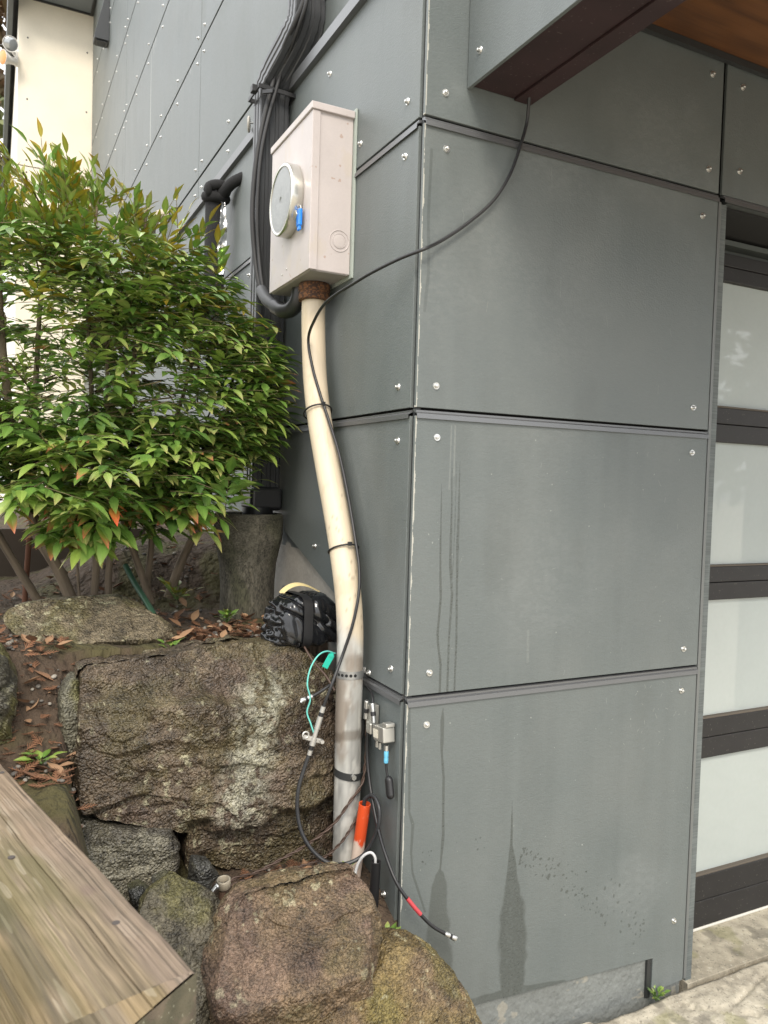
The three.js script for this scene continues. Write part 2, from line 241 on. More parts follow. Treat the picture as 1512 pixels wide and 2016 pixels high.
    for (let k = 0; k < 14; k++) d.push([0.05 + 0.2 * r(), 0.49 + 0.04 * (r() - 0.5), 0.0012 + 0.0015 * r()]); for (let k = 0; k < 16; k++) d.push([0.66 + 0.05 * r(), 0.14 + 0.1 * r(), 0.0015 + 0.003 * r()]);
    wet.dots(d, 0.9);
    const e = []; for (let k = 0; k < 90; k++) e.push([r() * w1, r() * hb, 0.0006 + 0.0011 * r() * r()]); pale.dots(e, 0.6);
    for (let k = 0; k < 30; k++) { const x = 0.55 + r() * 0.28, y = hb - 0.02 - r() * 0.16; pale.line([[x, y], [x + 0.016 * (r() - 0.5), y + 0.02 * (r() - 0.4)]], 0.0007, 0.4); }
  }, 1000, true), [[0.053, 0.794], [0.808, 0.797], [0.818, 0.188]], [[0, 0.145 - yb], [0.28, 0.13 - yb], [0.28, 0.128 - yb], [0.7465, 0.104 - yb], [0.7468, 0], [w1, 0.006], [w1, hb], [0, hb]]);
  part('corner_channel', joined([box(0.735, 0.748, 0.0, 0.12, -0.0108, -0.0035), box(0.7475, 0.7505, 0.0, 0.118, -0.0105, -0.0082)]), darkMetal, building);

  // side boards (x = 0, facing -x): length along z
  const side = (z0, z1, y0, y1, mat, sc, poly, x = 0) => { const m = part('cladding_board', panelGeo(z1 - z0, y1 - y0, T, poly), mat, building, [x + T, y0, z0]); m.rotation.y = -Math.PI / 2; screws(m, sc.map(([z, y]) => [z - z0, y - y0])); return m; };
  const zc = -0.019;
  const row = (z0, z1, y) => { const o = []; for (let z = z1 - 0.07; z > z0; z -= 0.44) o.push([z, y]); return o; };
  side(-2.4, zc, S1 + 0.010, 2.452, plainBoard, [[-0.52, 2.379], [-0.072, 2.123], [-0.311, 2.122], [-0.96, 2.379], [-1.4, 2.379]]);
  side(-2.4, zc, S2 + 0.010, S1 - 0.008, plainBoard2, [[-0.076, 2.009], [-0.076, 1.518], [-0.53, 1.518], [-1.22, 2.009]]);
  const y2 = S3 + 0.010, zz = -2.4;
  side(zz, zc, y2, S2 - 0.008, plainBoard, [[-0.071, 1.402], [-0.07, 0.903], [-0.181, 0.868], [-0.54, 1.132]], [[-0.8 - zz, 1.19 - y2], [-0.79 - zz, 1.155 - y2], [-0.391 - zz, 1.02 - y2], [-0.205 - zz, 0], [zc - zz, 0], [zc - zz, S2 - 0.008 - y2], [0, S2 - 0.008 - y2], [0, 1.19 - y2]]);
  side(-0.24, zc, 0.18, S3 - 0.008, plainBoard2, [[-0.071, 0.399]]);
  side(-6.7, -2.406, 1.2, 2.452, plainBoard2, []);
  // upper wall, set back 4 cm, in rows
  const XU = 0.04, rows = [2.49, 2.661, 3.257, 3.86, 4.452, 5.04, 5.72], cols = [-0.3, -2.19, -4.51, -6.745];
  const streaked = boardMat(boardTex(2.2, 0.6, 58, (wet, pale, r) => { pale.line([[1.02, 0.59, 0.003], [1.02, 0.3, 0.012], [1.03, 0.02, 0.016]], 0.012, 0.75, 0.3); for (let k = 0; k < 7; k++) { const x = 0.3 + r() * 1.7; pale.line([[x, 0.6, 0.02], [x + 0.01, 0.6 - 0.1 * r(), 0.004]], 0.01, 0.4); } }, 420));
  const dripped = boardMat(boardTex(2.2, 0.6, 68, (wet, pale, r) => { for (let k = 0; k < 26; k++) { const x = 0.75 + r() * 1.4; wet.line([[x, 0.6, 0.02], [x + 0.01, 0.6 - 0.09 * r(), 0.006]], 0.012, 0.3, 0.2); if (r() > 0.6) pale.line([[x, 0.6, 0.025], [x, 0.6 - 0.06 * r(), 0.006]], 0.012, 0.35, 0.2); } }, 420));
  for (let c = 0; c < 3; c++) for (let r = 0; r < 6; r++) {
    const z1 = cols[c] - 0.003, z0 = cols[c + 1] + 0.003, y0 = rows[r] + 0.006, y1 = rows[r + 1] - 0.006; const sc = [];
    for (let k = 0; k * 0.442 < z1 - z0 - 0.05; k++) { const z = z1 - 0.055 - k * 0.442; if (r < 5) sc.push([z, y1 - 0.052]); if (r > 0) sc.push([z, y0 + 0.052]); }
    side(z0, z1, y0, y1, r === 2 && c === 1 ? streaked : r < 2 ? dripped : (r + c) % 2 ? plainBoard : plainBoard2, sc, null, XU);
  }
  // small metal strips in the joints
  const stripProfile = (L) => { const s = new THREE.Shape(); [[0, 0], [0.0045, -0.003], [0.0055, -0.013], [0.0043, -0.013], [0.0036, -0.0045], [-0.012, 0.0025], [-0.012, 0.006], [0, 0.004]].forEach(([x, y], i) => i ? s.lineTo(x, y) : s.moveTo(x, y)); return new THREE.ExtrudeGeometry(s, { depth: L, bevelEnabled: false }); };
  for (const [y, x1] of [[S1, XW], [S2, XW], [S3, XW]]) { const f = part('joint_strip', stripProfile(x1 - 0.004), trimMetal, building, [x1, y, 0]); f.rotation.y = -Math.PI / 2; }
  { const f = part('joint_strip', stripProfile(1.2), trimMetal, building, [2.08, S1 + 0.004, 0]); f.rotation.y = -Math.PI / 2; }
  for (const [y, z0] of [[S1, -2.4], [S2, -2.4], [S3, -0.24]]) { const f = part('joint_strip', stripProfile(zc - z0), trimMetal, building, [0, y, zc]); f.rotation.y = Math.PI; }
  // ledge where the lower wall ends
  part('ledge_flashing', joined([box(-0.016, -0.014, 2.452, 2.484, -6.7, -0.02), box(-0.0139, 0.039, 2.4835, 2.4855, -6.7, -0.02), box(-0.0139, 0.012, 2.452, 2.4535, -6.7, -0.02)]), trimMetal, building);
  part('corner_trim', joined([box(0.0065, 0.019, 0.2, 2.95, -0.0185, -0.0085)]), darkMetal, building);
  // edge board and strip beside the garage door
  part('edge_strip', rbox(0.8635, 0.8725, 0.02, 2.05, -0.012, 0.0015, 0.0015), std({ color: lin(0.15, 0.158, 0.155), roughness: 0.42, metalness: 0.2 }), building);
  const sawTex = makeTex(64, 1024, (i, j) => { const n = noise3(3, j / 2, 4), m = fbm(i / 12, j / 40, 8, 3); return WALL.map((q) => q * (0.9 + 0.35 * (n - 0.5) + 0.4 * (m - 0.5))); });
  part('door_jamb', boxUV(box(0.8755, 0.897, 0.008, 2.047, -0.25, -0.004)), std({ map: rep(sawTex, 8, 1), roughness: 0.7 }), building);
  part('door_head', boxUV(box(0.898, 3.4, 2.052, 2.066, -0.25, -0.002)), std({ color: lin(0.06, 0.066, 0.064), roughness: 0.5 }), building);
}

// garage door, recessed
{
  const d = thing('garage_door', 'frosted glass garage door with dark aluminium rails at the right edge', 'garage door', [0.899, 0.015, -0.172]);
  const rails = [[0.003, 0.163, 0.03], [0.513, 0.635, 0.03], [0.98, 1.083, 0.03], [1.44, 1.545, 0.03], [1.90, 1.985, 0.03]];
  const railTex = makeTex(256, 256, (i, j) => { const n = fbm(i / 20, j / 20, 5, 4), s = noise3(i / 1.5, j / 1.5, 6); let v = 0.010 + 0.006 * n; let c = [v * 1.08, v, v * 0.97]; if (s > 0.955) c = [0.09, 0.08, 0.07]; return c; });
  const rm = std({ map: rep(railTex, 2), roughness: 0.6, metalness: 0.0 }), dust = std({ color: lin(0.10, 0.085, 0.068), roughness: 0.9 });
  for (const [y0, y1, w] of rails) {
    const m = part('rail', boxUV(joined([rbox(0, 2.4, y0, (y0 + y1) / 2 - 0.001, -0.02, 0.012, 0.002), rbox(0, 2.4, (y0 + y1) / 2 + 0.001, y1 - 0.006, -0.02, 0.012, 0.002)])), rm, d);
    if (y0 < 1.9) part('dust_ledge', rbox(0, 2.4, y1 - 0.0055, y1, -0.02, 0.0105, 0.001), dust, m);
  }
  const glassTex = makeTex(256, 256, (i, j) => { const n = fbm(i / 40, j / 40, 5, 4), s = noise3(i / 2, j / 2, 6); const v = 0.94 + 0.1 * (n - 0.5) + 0.03 * (s - 0.5); return [0.39 * v, 0.43 * v, 0.415 * v]; });
  const gm = phy({ map: glassTex, roughness: 0.5, clearcoat: 1, clearcoatRoughness: 0.03 });
  for (const [y0, y1] of [[0.163, 0.513], [0.635, 0.98], [1.083, 1.44], [1.545, 1.90]]) part('glass_pane', boxUV(box(0, 2.4, y0, y1, -0.014, -0.004)), gm, d);
  part('head_panel', joined([box(0, 2.4, 1.986, 2.034, -0.06, -0.03), box(0, 2.4, 2.004, 2.018, -0.0299, 0.01)]), std({ color: lin(0.075, 0.085, 0.08), roughness: 0.45 }), d);
  part('bottom_seal', rbox(0, 2.4, -0.006, 0.002, -0.018, 0.014, 0.003), std({ color: lin(0.55, 0.53, 0.48), roughness: 0.7 }), d);
}

// canopy over the door
{
  const cn = thing('door_canopy', 'canopy with grey clad beam, dark maroon underside and brown plywood ceiling', 'canopy', [0.101, 2.147, 0]);
  const zE = 1.05;
  const maroonTex = makeTex(256, 256, (i, j) => { const n = fbm(i / 24, j / 24, 8, 5), s = noise3(i / 1.5, j / 1.5, 2); let c = [0.03, 0.014, 0.015].map((q) => q * (0.7 + 0.7 * n)); if (s > 0.94) c = [0.1, 0.08, 0.07]; return c; });
  const mm = std({ map: rep(maroonTex, 2), roughness: 0.55 });
  part('beam', boxUV(joined([box(0.009, 0.118, 0.004, 0.6, 0.003, zE), box(0.1205, 0.164, 0.0, 0.6, 0.003, zE)])), mm, cn);
  const fb = part('beam_cladding', panelGeo(zE - 0.003, 0.62), boardMat(boardTex(0.9, 0.62, 91)), cn, [T, -0.004, 0.003]); fb.rotation.y = -Math.PI / 2; screws(fb, [[0.045, 0.058], [0.49, 0.058], [0.93, 0.058]]);
  const plyTex = makeTex(1024, 512, (i, j) => { const x = i / 1024 * 2.4, y = j / 512 * 1.25; const wv = fbm(x * 1.3, y * 5, 3, 3) * 14 + y * 30, ring = 0.5 + 0.5 * Math.sin(wv * 2.2 + fbm(x * 8, y * 30, 5, 3) * 4), gr = noise3(x * 14, y * 420, 9), blot = fbm(x * 4, y * 3, 13, 4); let c = mix3([0.065, 0.024, 0.008], [0.19, 0.075, 0.022], clamp(0.25 + 0.45 * ring + 0.3 * (gr - 0.5))); return c.map((q) => q * (0.6 + 0.75 * blot)); });
  part('soffit', boxUV(box(0.1645, 3.0, 0.262, 0.28, 0.004, zE), 1), std({ map: rep(plyTex, 1 / 2.4, 1 / 1.25), roughness: 0.5 }), cn);
  part('soffit_trim', box(0.166, 3.0, 0.245, 0.2615, 0.004, 0.018), darkMetal, cn);
  part('fascia', box(0.165, 3.0, 0.0, 0.6, zE - 0.04, zE - 0.001), mm, cn);
  part('roof_deck', box(0, 3.0, 0.62, 0.66, 0.004, zE + 0.05), darkMetal, cn);
  part('post', box(2.6, 2.72, -2.15, -0.002, zE - 0.16, zE - 0.045), mm, cn);
}

// cream wing at the far end
{
  const wing = thing('cream_wing', 'cream clad house wing with grey eaves at the far end of the grey wall', 'building', [0, 0, -6.76]);
  const cream = makeTex(256, 256, (i, j) => { const n = fbm(i / 40, j / 40, 3, 4, 0, 0), s = noise3(i / 2, j / 2, 4); const v = 0.95 + 0.12 * (n - 0.5) + 0.03 * (s - 0.5); return [0.80 * v, 0.735 * v, 0.60 * v]; });
  const cm = std({ map: cream, roughness: 0.6 });
  part('wall', box(-0.598, 0.6, 0.6, 5.7, -6, -0.012), std({ color: lin(0.5, 0.47, 0.4), roughness: 0.8 }), wing);
  for (const [y0, y1] of [[0.7, 2.95], [2.962, 4.156], [4.168, 5.70]]) { const m = part('cream_board', panelGeo(0.672, y1 - y0), cm, wing, [-0.61, y0, -T]); const l = []; for (const x of [0.08, 0.6]) for (let y = y0 < 4.1 && y0 > 2.9 ? y1 - 0.05 : y0 + 0.05; y > y0 && y < y1; y += y0 < 4.1 && y0 > 2.9 ? -0.56 : 0.56) l.push([x, y - y0]); screws(m, l); m.traverse((o) => { if (o.name === 'screw') o.material = darkMetal; }); }
  for (let k = 0; k < 3; k++) { const m = part('cream_board', panelGeo(1.9, 4.9), std({ color: lin(0.74, 0.71, 0.64), roughness: 0.6 }), wing, [-0.602, 0.75, -0.012 - 1.91 * (k + 1)]); m.rotation.y = -Math.PI / 2; }
  const grey = std({ color: lin(0.2, 0.225, 0.24), roughness: 0.6 });
  part('eave_soffit', box(-0.66, 0.03, 5.705, 5.73, 0.002, 0.4), grey, wing);
  part('eave_trim', joined([box(-0.61, 0.036, 5.69, 5.7045, 0.001, 0.02), box(0.012, 0.036, 5.69, 5.83, 0.0202, 0.4)]), darkMetal, wing);
  part('side_fascia', box(-0.70, -0.655, 5.55, 5.86, -7.0, 0.4), std({ color: lin(0.075, 0.085, 0.085), roughness: 0.5 }), wing);
  part('roof', box(-0.70, 0.6, 5.87, 5.95, -7.0, 0.45), darkMetal, wing);
  const fl = thing('flood_light', 'twin white flood light with one lamp showing orange at the cream wall corner', 'flood light', [-0.61, 5.1, -6.75]);
  const white = std({ color: lin(0.72, 0.7, 0.66), roughness: 0.5 });
  part('base', rbox(-0.03, 0.0, -0.06, 0.06, 0.0, 0.06, 0.008), white, fl);
  const lamp = (p, dir, glassCol) => { const q = new THREE.Quaternion().setFromUnitVectors(V(0, 1, 0), V(...dir).normalize()); const g = new THREE.LatheGeometry([[0, -0.09], [0.03, -0.085], [0.035, -0.02], [0.062, 0.04], [0.068, 0.045], [0.066, 0.05], [0.06, 0.044]].map(([x, y]) => new THREE.Vector2(x, y)), 24); g.applyQuaternion(q); const m = part('lamp_shade', g, white, fl, p); const c = new THREE.SphereGeometry(0.061, 20, 8, 0, 2 * Math.PI, 0, Math.PI / 2).scale(1, 0.25, 1).translate(0, 0.04, 0); c.applyQuaternion(q); part('lens', c, glassCol, m); };
  lamp([-0.07, 0.06, 0.14], [0.1, -0.25, 1], std({ color: lin(0.35, 0.36, 0.36), roughness: 0.12, metalness: 0.7 }));
  lamp([-0.09, -0.06, 0.12], [-0.8, -0.1, 0.45], std({ color: lin(0.75, 0.3, 0.1), roughness: 0.3 }));
  part('arm', joined([cylBetween([-0.02, 0.02, 0.04], [-0.06, 0.05, 0.08], 0.014), cylBetween([-0.02, -0.02, 0.04], [-0.06, -0.05, 0.08], 0.014)]), white, fl);
}
// wall light high on the side wall
{
  const w = thing('wall_light', 'black box shaped wall light high on the grey wall', 'wall light', [0.04, 4.86, -5.62]);
  const s = new THREE.Shape(); [[0, 0], [0, 0.36], [-0.03, 0.36], [-0.11, 0.03], [-0.11, 0]].forEach(([x, y], i) => i ? s.lineTo(x, y) : s.moveTo(x, y));
  part('housing', new THREE.ExtrudeGeometry(s, { depth: 0.12, bevelEnabled: true, bevelSize: 0.002, bevelThickness: 0.002, bevelSegments: 1 }), std({ color: lin(0.03, 0.034, 0.038), roughness: 0.4 }), w, [-0.003, 0, 0]);
  part('lens', box(-0.1, -0.012, -0.012, -0.003, 0.012, 0.108), std({ color: lin(0.02, 0.02, 0.022), roughness: 0.2 }), w);
}

// ───────────────────────── meter box ─────────────────────────
{
  const m = thing('meter_box', 'pale pinkish grey electric meter box with round blank cover on the side wall', 'meter box', [0, 1.815, -0.64]);
  const bt = makeTex(512, 512, (i, j) => { const n = fbm(i / 60, j / 60, 3, 4), s = noise3(i / 3, j / 3, 4), st = sstep(0.62, 0.75, fbm(i / 35, j / 70, 18, 4)), ru = fbm(i / 22, j / 22, 38, 3); let c = [0.49, 0.442, 0.425].map((q) => q * (0.96 + 0.14 * (n - 0.5) + 0.04 * (s - 0.5))); c = mix3(c, [0.46, 0.40, 0.32], 0.35 * st); return ru > 0.8 ? mix3(c, [0.3, 0.17, 0.1], 0.5) : c; });
  const mat = std({ map: rep(bt, 2.5), roughness: 0.42 }), inner = std({ color: lin(0.30, 0.28, 0.26), roughness: 0.6 });
  const X0 = -0.112, Z1 = 0.301, Ht = 0.392;
  part('cabinet', boxUV(rbox(X0 + 0.003, -0.006, 0, Ht - 0.012, 0.002, Z1 - 0.003, 0.003)), mat, m);
  part('front_cover', boxUV(joined([rbox(X0 - 0.0015, X0 + 0.0025, 0.0005, Ht - 0.018, 0.0, Z1, 0.0012), rbox(X0 - 0.001, X0 + 0.018, 0.0007, Ht - 0.018, Z1 - 0.0028, Z1 + 0.0008, 0.0008)])), mat, m);
  part('top_cap', boxUV(rbox(X0 - 0.006, -0.006, Ht - 0.0175, Ht, -0.004, Z1 + 0.005, 0.002)), mat, m);
  part('back_plate', rbox(-0.0056, -0.0005, -0.008, Ht + 0.006, -0.006, Z1 + 0.008, 0.001), std({ color: lin(0.33, 0.37, 0.33), roughness: 0.6 }), m);
  part('bottom_plate', boxUV(box(X0 + 0.006, -0.012, -0.0015, -0.0002, 0.006, Z1 - 0.006)), inner, m);
  // meter ring on the front (-x) face
  const ring = new THREE.LatheGeometry([[0.084, 0], [0.089, 0.002], [0.0885, 0.028], [0.0855, 0.0315], [0.079, 0.0315], [0.079, 0.028]].map(([x, y]) => new THREE.Vector2(x, y)), 64); ring.rotateZ(Math.PI / 2);
  const cy = 2.012 - 1.815, cz = 0.166;
  const rg = part('meter_ring', ring, std({ color: lin(0.56, 0.55, 0.5), roughness: 0.22, metalness: 0.9 }), m, [X0 - 0.001, cy, cz]);
  const blankTex = makeTex(256, 256, (i, j) => { const n = fbm(i / 18, j / 18, 5, 4), s = noise3(i / 2, j / 2, 8); const v = 0.2 + 0.08 * (n - 0.5); let c = [v * 0.98, v * 1.02, v]; return s > 0.96 ? [0.6, 0.6, 0.58] : c; });
  const disc = new THREE.LatheGeometry([[0, 0.028], [0.007, 0.0285], [0.0085, 0.0305], [0.06, 0.031], [0.0788, 0.0295]].map(([x, y]) => new THREE.Vector2(x, y)), 48); disc.rotateZ(Math.PI / 2);
  part('blank_cover', disc, phy({ map: blankTex, roughness: 0.4, clearcoat: 0.3, clearcoatRoughness: 0.2 }), m, [X0 - 0.001, cy, cz]);
  part('ring_clasp', joined([rbox(-0.006, 0.006, -0.014, 0.014, -0.01, 0.012, 0.002)]), steel, rg, [-0.012, -0.055, 0.069]).rotation.x = -0.75;
  const seal = part('blue_seal', joined([rbox(-0.005, 0.005, -0.042, 0.0, -0.011, 0.011, 0.004), rbox(-0.0035, 0.0035, -0.052, -0.036, -0.008, 0.008, 0.003)]), phy({ color: lin(0.0, 0.19, 0.72), roughness: 0.25, clearcoat: 0.5 }), m, [X0 - 0.012, cy - 0.045, cz + 0.088]);
  part('shackle', new THREE.TorusGeometry(0.009, 0.0011, 6, 20, Math.PI).rotateY(Math.PI / 2), steel, seal, [0, 0.0, 0]);
  for (const [y, z] of [[0.035, 0.14], [0.028, 0.105]]) part('rivet', new THREE.SphereGeometry(0.0028, 8, 6).scale(0.5, 1, 1), steel, m, [X0 - 0.002, y, z]);
  // knockout rings on the near (+z) side
  const ko = part('knockout', joined([new THREE.TorusGeometry(0.0255, 0.0011, 6, 40), new THREE.TorusGeometry(0.0175, 0.0011, 6, 36), new THREE.SphereGeometry(0.0165, 24, 6, 0, 2 * Math.PI, 0, Math.PI / 2).scale(1, 0.07, 1).rotateX(Math.PI / 2)]), mat, m, [-0.036, 0.078, Z1 - 0.0026]);
}
// conduit below the meter box
{
  const rust = makeTex(128, 128, (i, j) => { const n = fbm(i / 12, j / 12, 5, 4, 0, 0), m = sstep(0.45, 0.6, fbm(i / 9, j / 9, 15, 3)); return mix3([0.05, 0.025, 0.015], [0.20, 0.085, 0.03], m * 0.8 + 0.3 * (n - 0.5)); });
  const PP = [[-0.05, 1.807, -0.464], [-0.05, 1.736, -0.467], [-0.05, 1.577, -0.445], [-0.05, 1.472, -0.409], [-0.05, 1.344, -0.343], [-0.05, 1.234, -0.282], [-0.05, 1.141, -0.236], [-0.05, 1.051, -0.200], [-0.05, 0.972, -0.183], [-0.05, 0.867, -0.179], [-0.05, 0.762, -0.178], [-0.05, 0.644, -0.175], [-0.05, 0.527, -0.173], [-0.05, 0.36, -0.170]];
  const c = thing('service_conduit', 'bent cream conduit running from the meter box down into the soil', 'conduit', [0, 0, 0]);
  const C = curve(PP), r = 0.0305, NS = 200, NR = 40, g = new THREE.TubeGeometry(C, NS, r, NR, false), p = g.attributes.position, col = new Float32Array(p.count * 3);
  for (let i = 0; i < p.count; i++) {
    const x = p.getX(i), y = p.getY(i), z = p.getZ(i), n = fbm(x * 30, y * 20, z * 30, 4), sp = fbm(x * 220, y * 150, z * 220, 2), dirt = sstep(0.6, 0.7, fbm(x * 40 + 3, y * 14, z * 40, 4));
    let q = mix3([0.59, 0.50, 0.365], [0.53, 0.45, 0.335], n); q = mix3(q, [0.42, 0.34, 0.22], dirt * 0.4); if (sp > 0.77 && y < 1.3) q = mix3(q, [0.22, 0.18, 0.12], 0.55);
    const gal = sstep(-0.03, 0.03, 0.965 + 0.10 * (fbm(x * 18, y * 18, z * 18, 4) - 0.5) + 0.9 * (x + 0.05) * -1 - y); const st = fbm(x * 70, y * 9, z * 70, 4);
    let zn = mix3([0.20, 0.20, 0.19], [0.50, 0.495, 0.46], clamp(2.2 * st - 0.6)); zn = mix3(zn, [0.55, 0.54, 0.5], 0.5 * sstep(0.6, 0.68, fbm(x * 60 + 5, y * 26, z * 60, 3))); zn = mix3(zn, [0.17, 0.13, 0.095], 0.75 * sstep(0.56, 0.7, fbm(x * 25, y * 10, z * 25, 4))); if (Math.abs(y - 0.735 - 0.004 * Math.sin(x * 90)) < 0.011) zn = mix3(zn, [0.1, 0.08, 0.06], 0.6);
    q = mix3(q, zn, gal); col.set(q, i * 3);
  }
  g.setAttribute('color', new THREE.BufferAttribute(col, 3));
  part('pipe', g, std({ vertexColors: true, roughness: 0.5, bumpMap: rep(concBump, 3), bumpScale: 0.0006 }), c);
  part('rusty_coupling', joined([new THREE.LatheGeometry([[0.031, -0.02], [0.039, -0.02], [0.0405, -0.016], [0.0405, -0.004], [0.038, -0.002], [0.038, 0.003], [0.041, 0.005], [0.041, 0.02], [0.036, 0.024]].map(([x, y]) => new THREE.Vector2(x, y)), 28)]), std({ map: rep(rust, 4, 2), roughness: 0.85 }), c, [-0.05, 1.789, -0.4645]);
  const strapGeo = (y, cx, cz, hgt, t = 0.0016) => { const s = new THREE.CylinderGeometry(r + t, r + t, hgt, 40, 1, true, -Math.PI * 0.02, Math.PI * 1.04); s.rotateY(Math.PI * 0.98); return s; };
  const ringStrap = (y, rr, h) => { const s = new THREE.Shape(); s.absarc(0, 0, rr + 0.0016, 0, Math.PI * 2); const hole = new THREE.Path(); hole.absarc(0, 0, rr - 0.0005, 0, Math.PI * 2, true); s.holes.push(hole); return new THREE.ExtrudeGeometry(s, { depth: h, bevelEnabled: false, curveSegments: 40 }).rotateX(-Math.PI / 2); };
  const st1 = thing('pipe_strap', 'perforated galvanised strap around the pipe above the cable splitters', 'pipe strap', [-0.05, 0.865, -0.179]);
  part('band', ringStrap(0, r, 0.017), std({ map: galvTex, roughness: 0.4, metalness: 0.7 }), st1);
  for (let k = 0; k < 8; k++) { const a = Math.PI * (0.2 + 0.1 * k); const h = new THREE.CylinderGeometry(0.0036, 0.0036, 0.0006, 12).rotateZ(Math.PI / 2); const hm = part('perforation', h, blackGap, st1, [-(r + 0.0018) * Math.sin(a + 0.3), 0.0085, -(r + 0.0018) * Math.cos(a + 0.3)]); hm.rotation.y = a + 0.3 - Math.PI / 2; }
  part('tail', rbox(0.0, 0.046, 0.002, 0.015, -0.012, -0.0105, 0.0005), std({ map: galvTex, roughness: 0.4, metalness: 0.7 }), st1);
  const st2 = thing('pipe_strap', 'dark tilted pipe strap with bolt low on the rusty pipe', 'pipe strap', [-0.05, 0.637, -0.175]);
  const band2 = part('band', ringStrap(0, r + 0.001, 0.016), darkMetal, st2); band2.rotation.set(0.1, 0, -0.12);
  part('bolt', new THREE.CylinderGeometry(0.006, 0.006, 0.01, 6).rotateX(Math.PI / 2), steel, st2, [-0.002, 0.008, 0.037]);
  for (const [x, y, z, tl, lb] of [[-0.0525, 1.482, -0.413, 0.5, 'thin black cable tie around the upper cream conduit'], [-0.0477, 1.1495, -0.2387, 0.45, 'black cable tie around the lower cream conduit bend']]) {
    const t = thing('cable_tie', lb, 'cable tie', [x, y, z]); const b = part('loop', new THREE.TorusGeometry(r + 0.003, 0.0022, 8, 48).rotateX(Math.PI / 2), rubber, t); b.rotation.x = -tl; b.scale.set(1.05, 1, 1.1);
    part('head', rbox(-0.005, 0.005, -0.003, 0.006, -0.003, 0.004, 0.001), rubber, t, [0.0, tl * 0.036, 0.036]);
  }
}

// ───────────────────────── cables and small hardware ─────────────────────────
function fConnector(parent, p, dir, name = 'connector') {   // chrome F connector with a black ring
  const q = new THREE.Quaternion().setFromUnitVectors(V(0, 1, 0), V(...dir).normalize());
  const g = new THREE.LatheGeometry([[0.004, 0], [0.0052, 0.001], [0.0052, 0.012], [0.0042, 0.013]].map(([x, y]) => new THREE.Vector2(x, y)), 16); g.applyQuaternion(q); const m = part(name, g, steel, parent, p);
  const b = new THREE.CylinderGeometry(0.0047, 0.0047, 0.006, 16).translate(0, 0.0155, 0); b.applyQuaternion(q); part('collar', b, rubber, m);
  const n = new THREE.LatheGeometry([[0.0046, 0.018], [0.0062, 0.0185], [0.0062, 0.029], [0.005, 0.0295], [0.0042, 0.024], [0.0005, 0.024]].map(([x, y]) => new THREE.Vector2(x, y)), 6); n.applyQuaternion(q); part('nut', n, steel, m); return m;
}
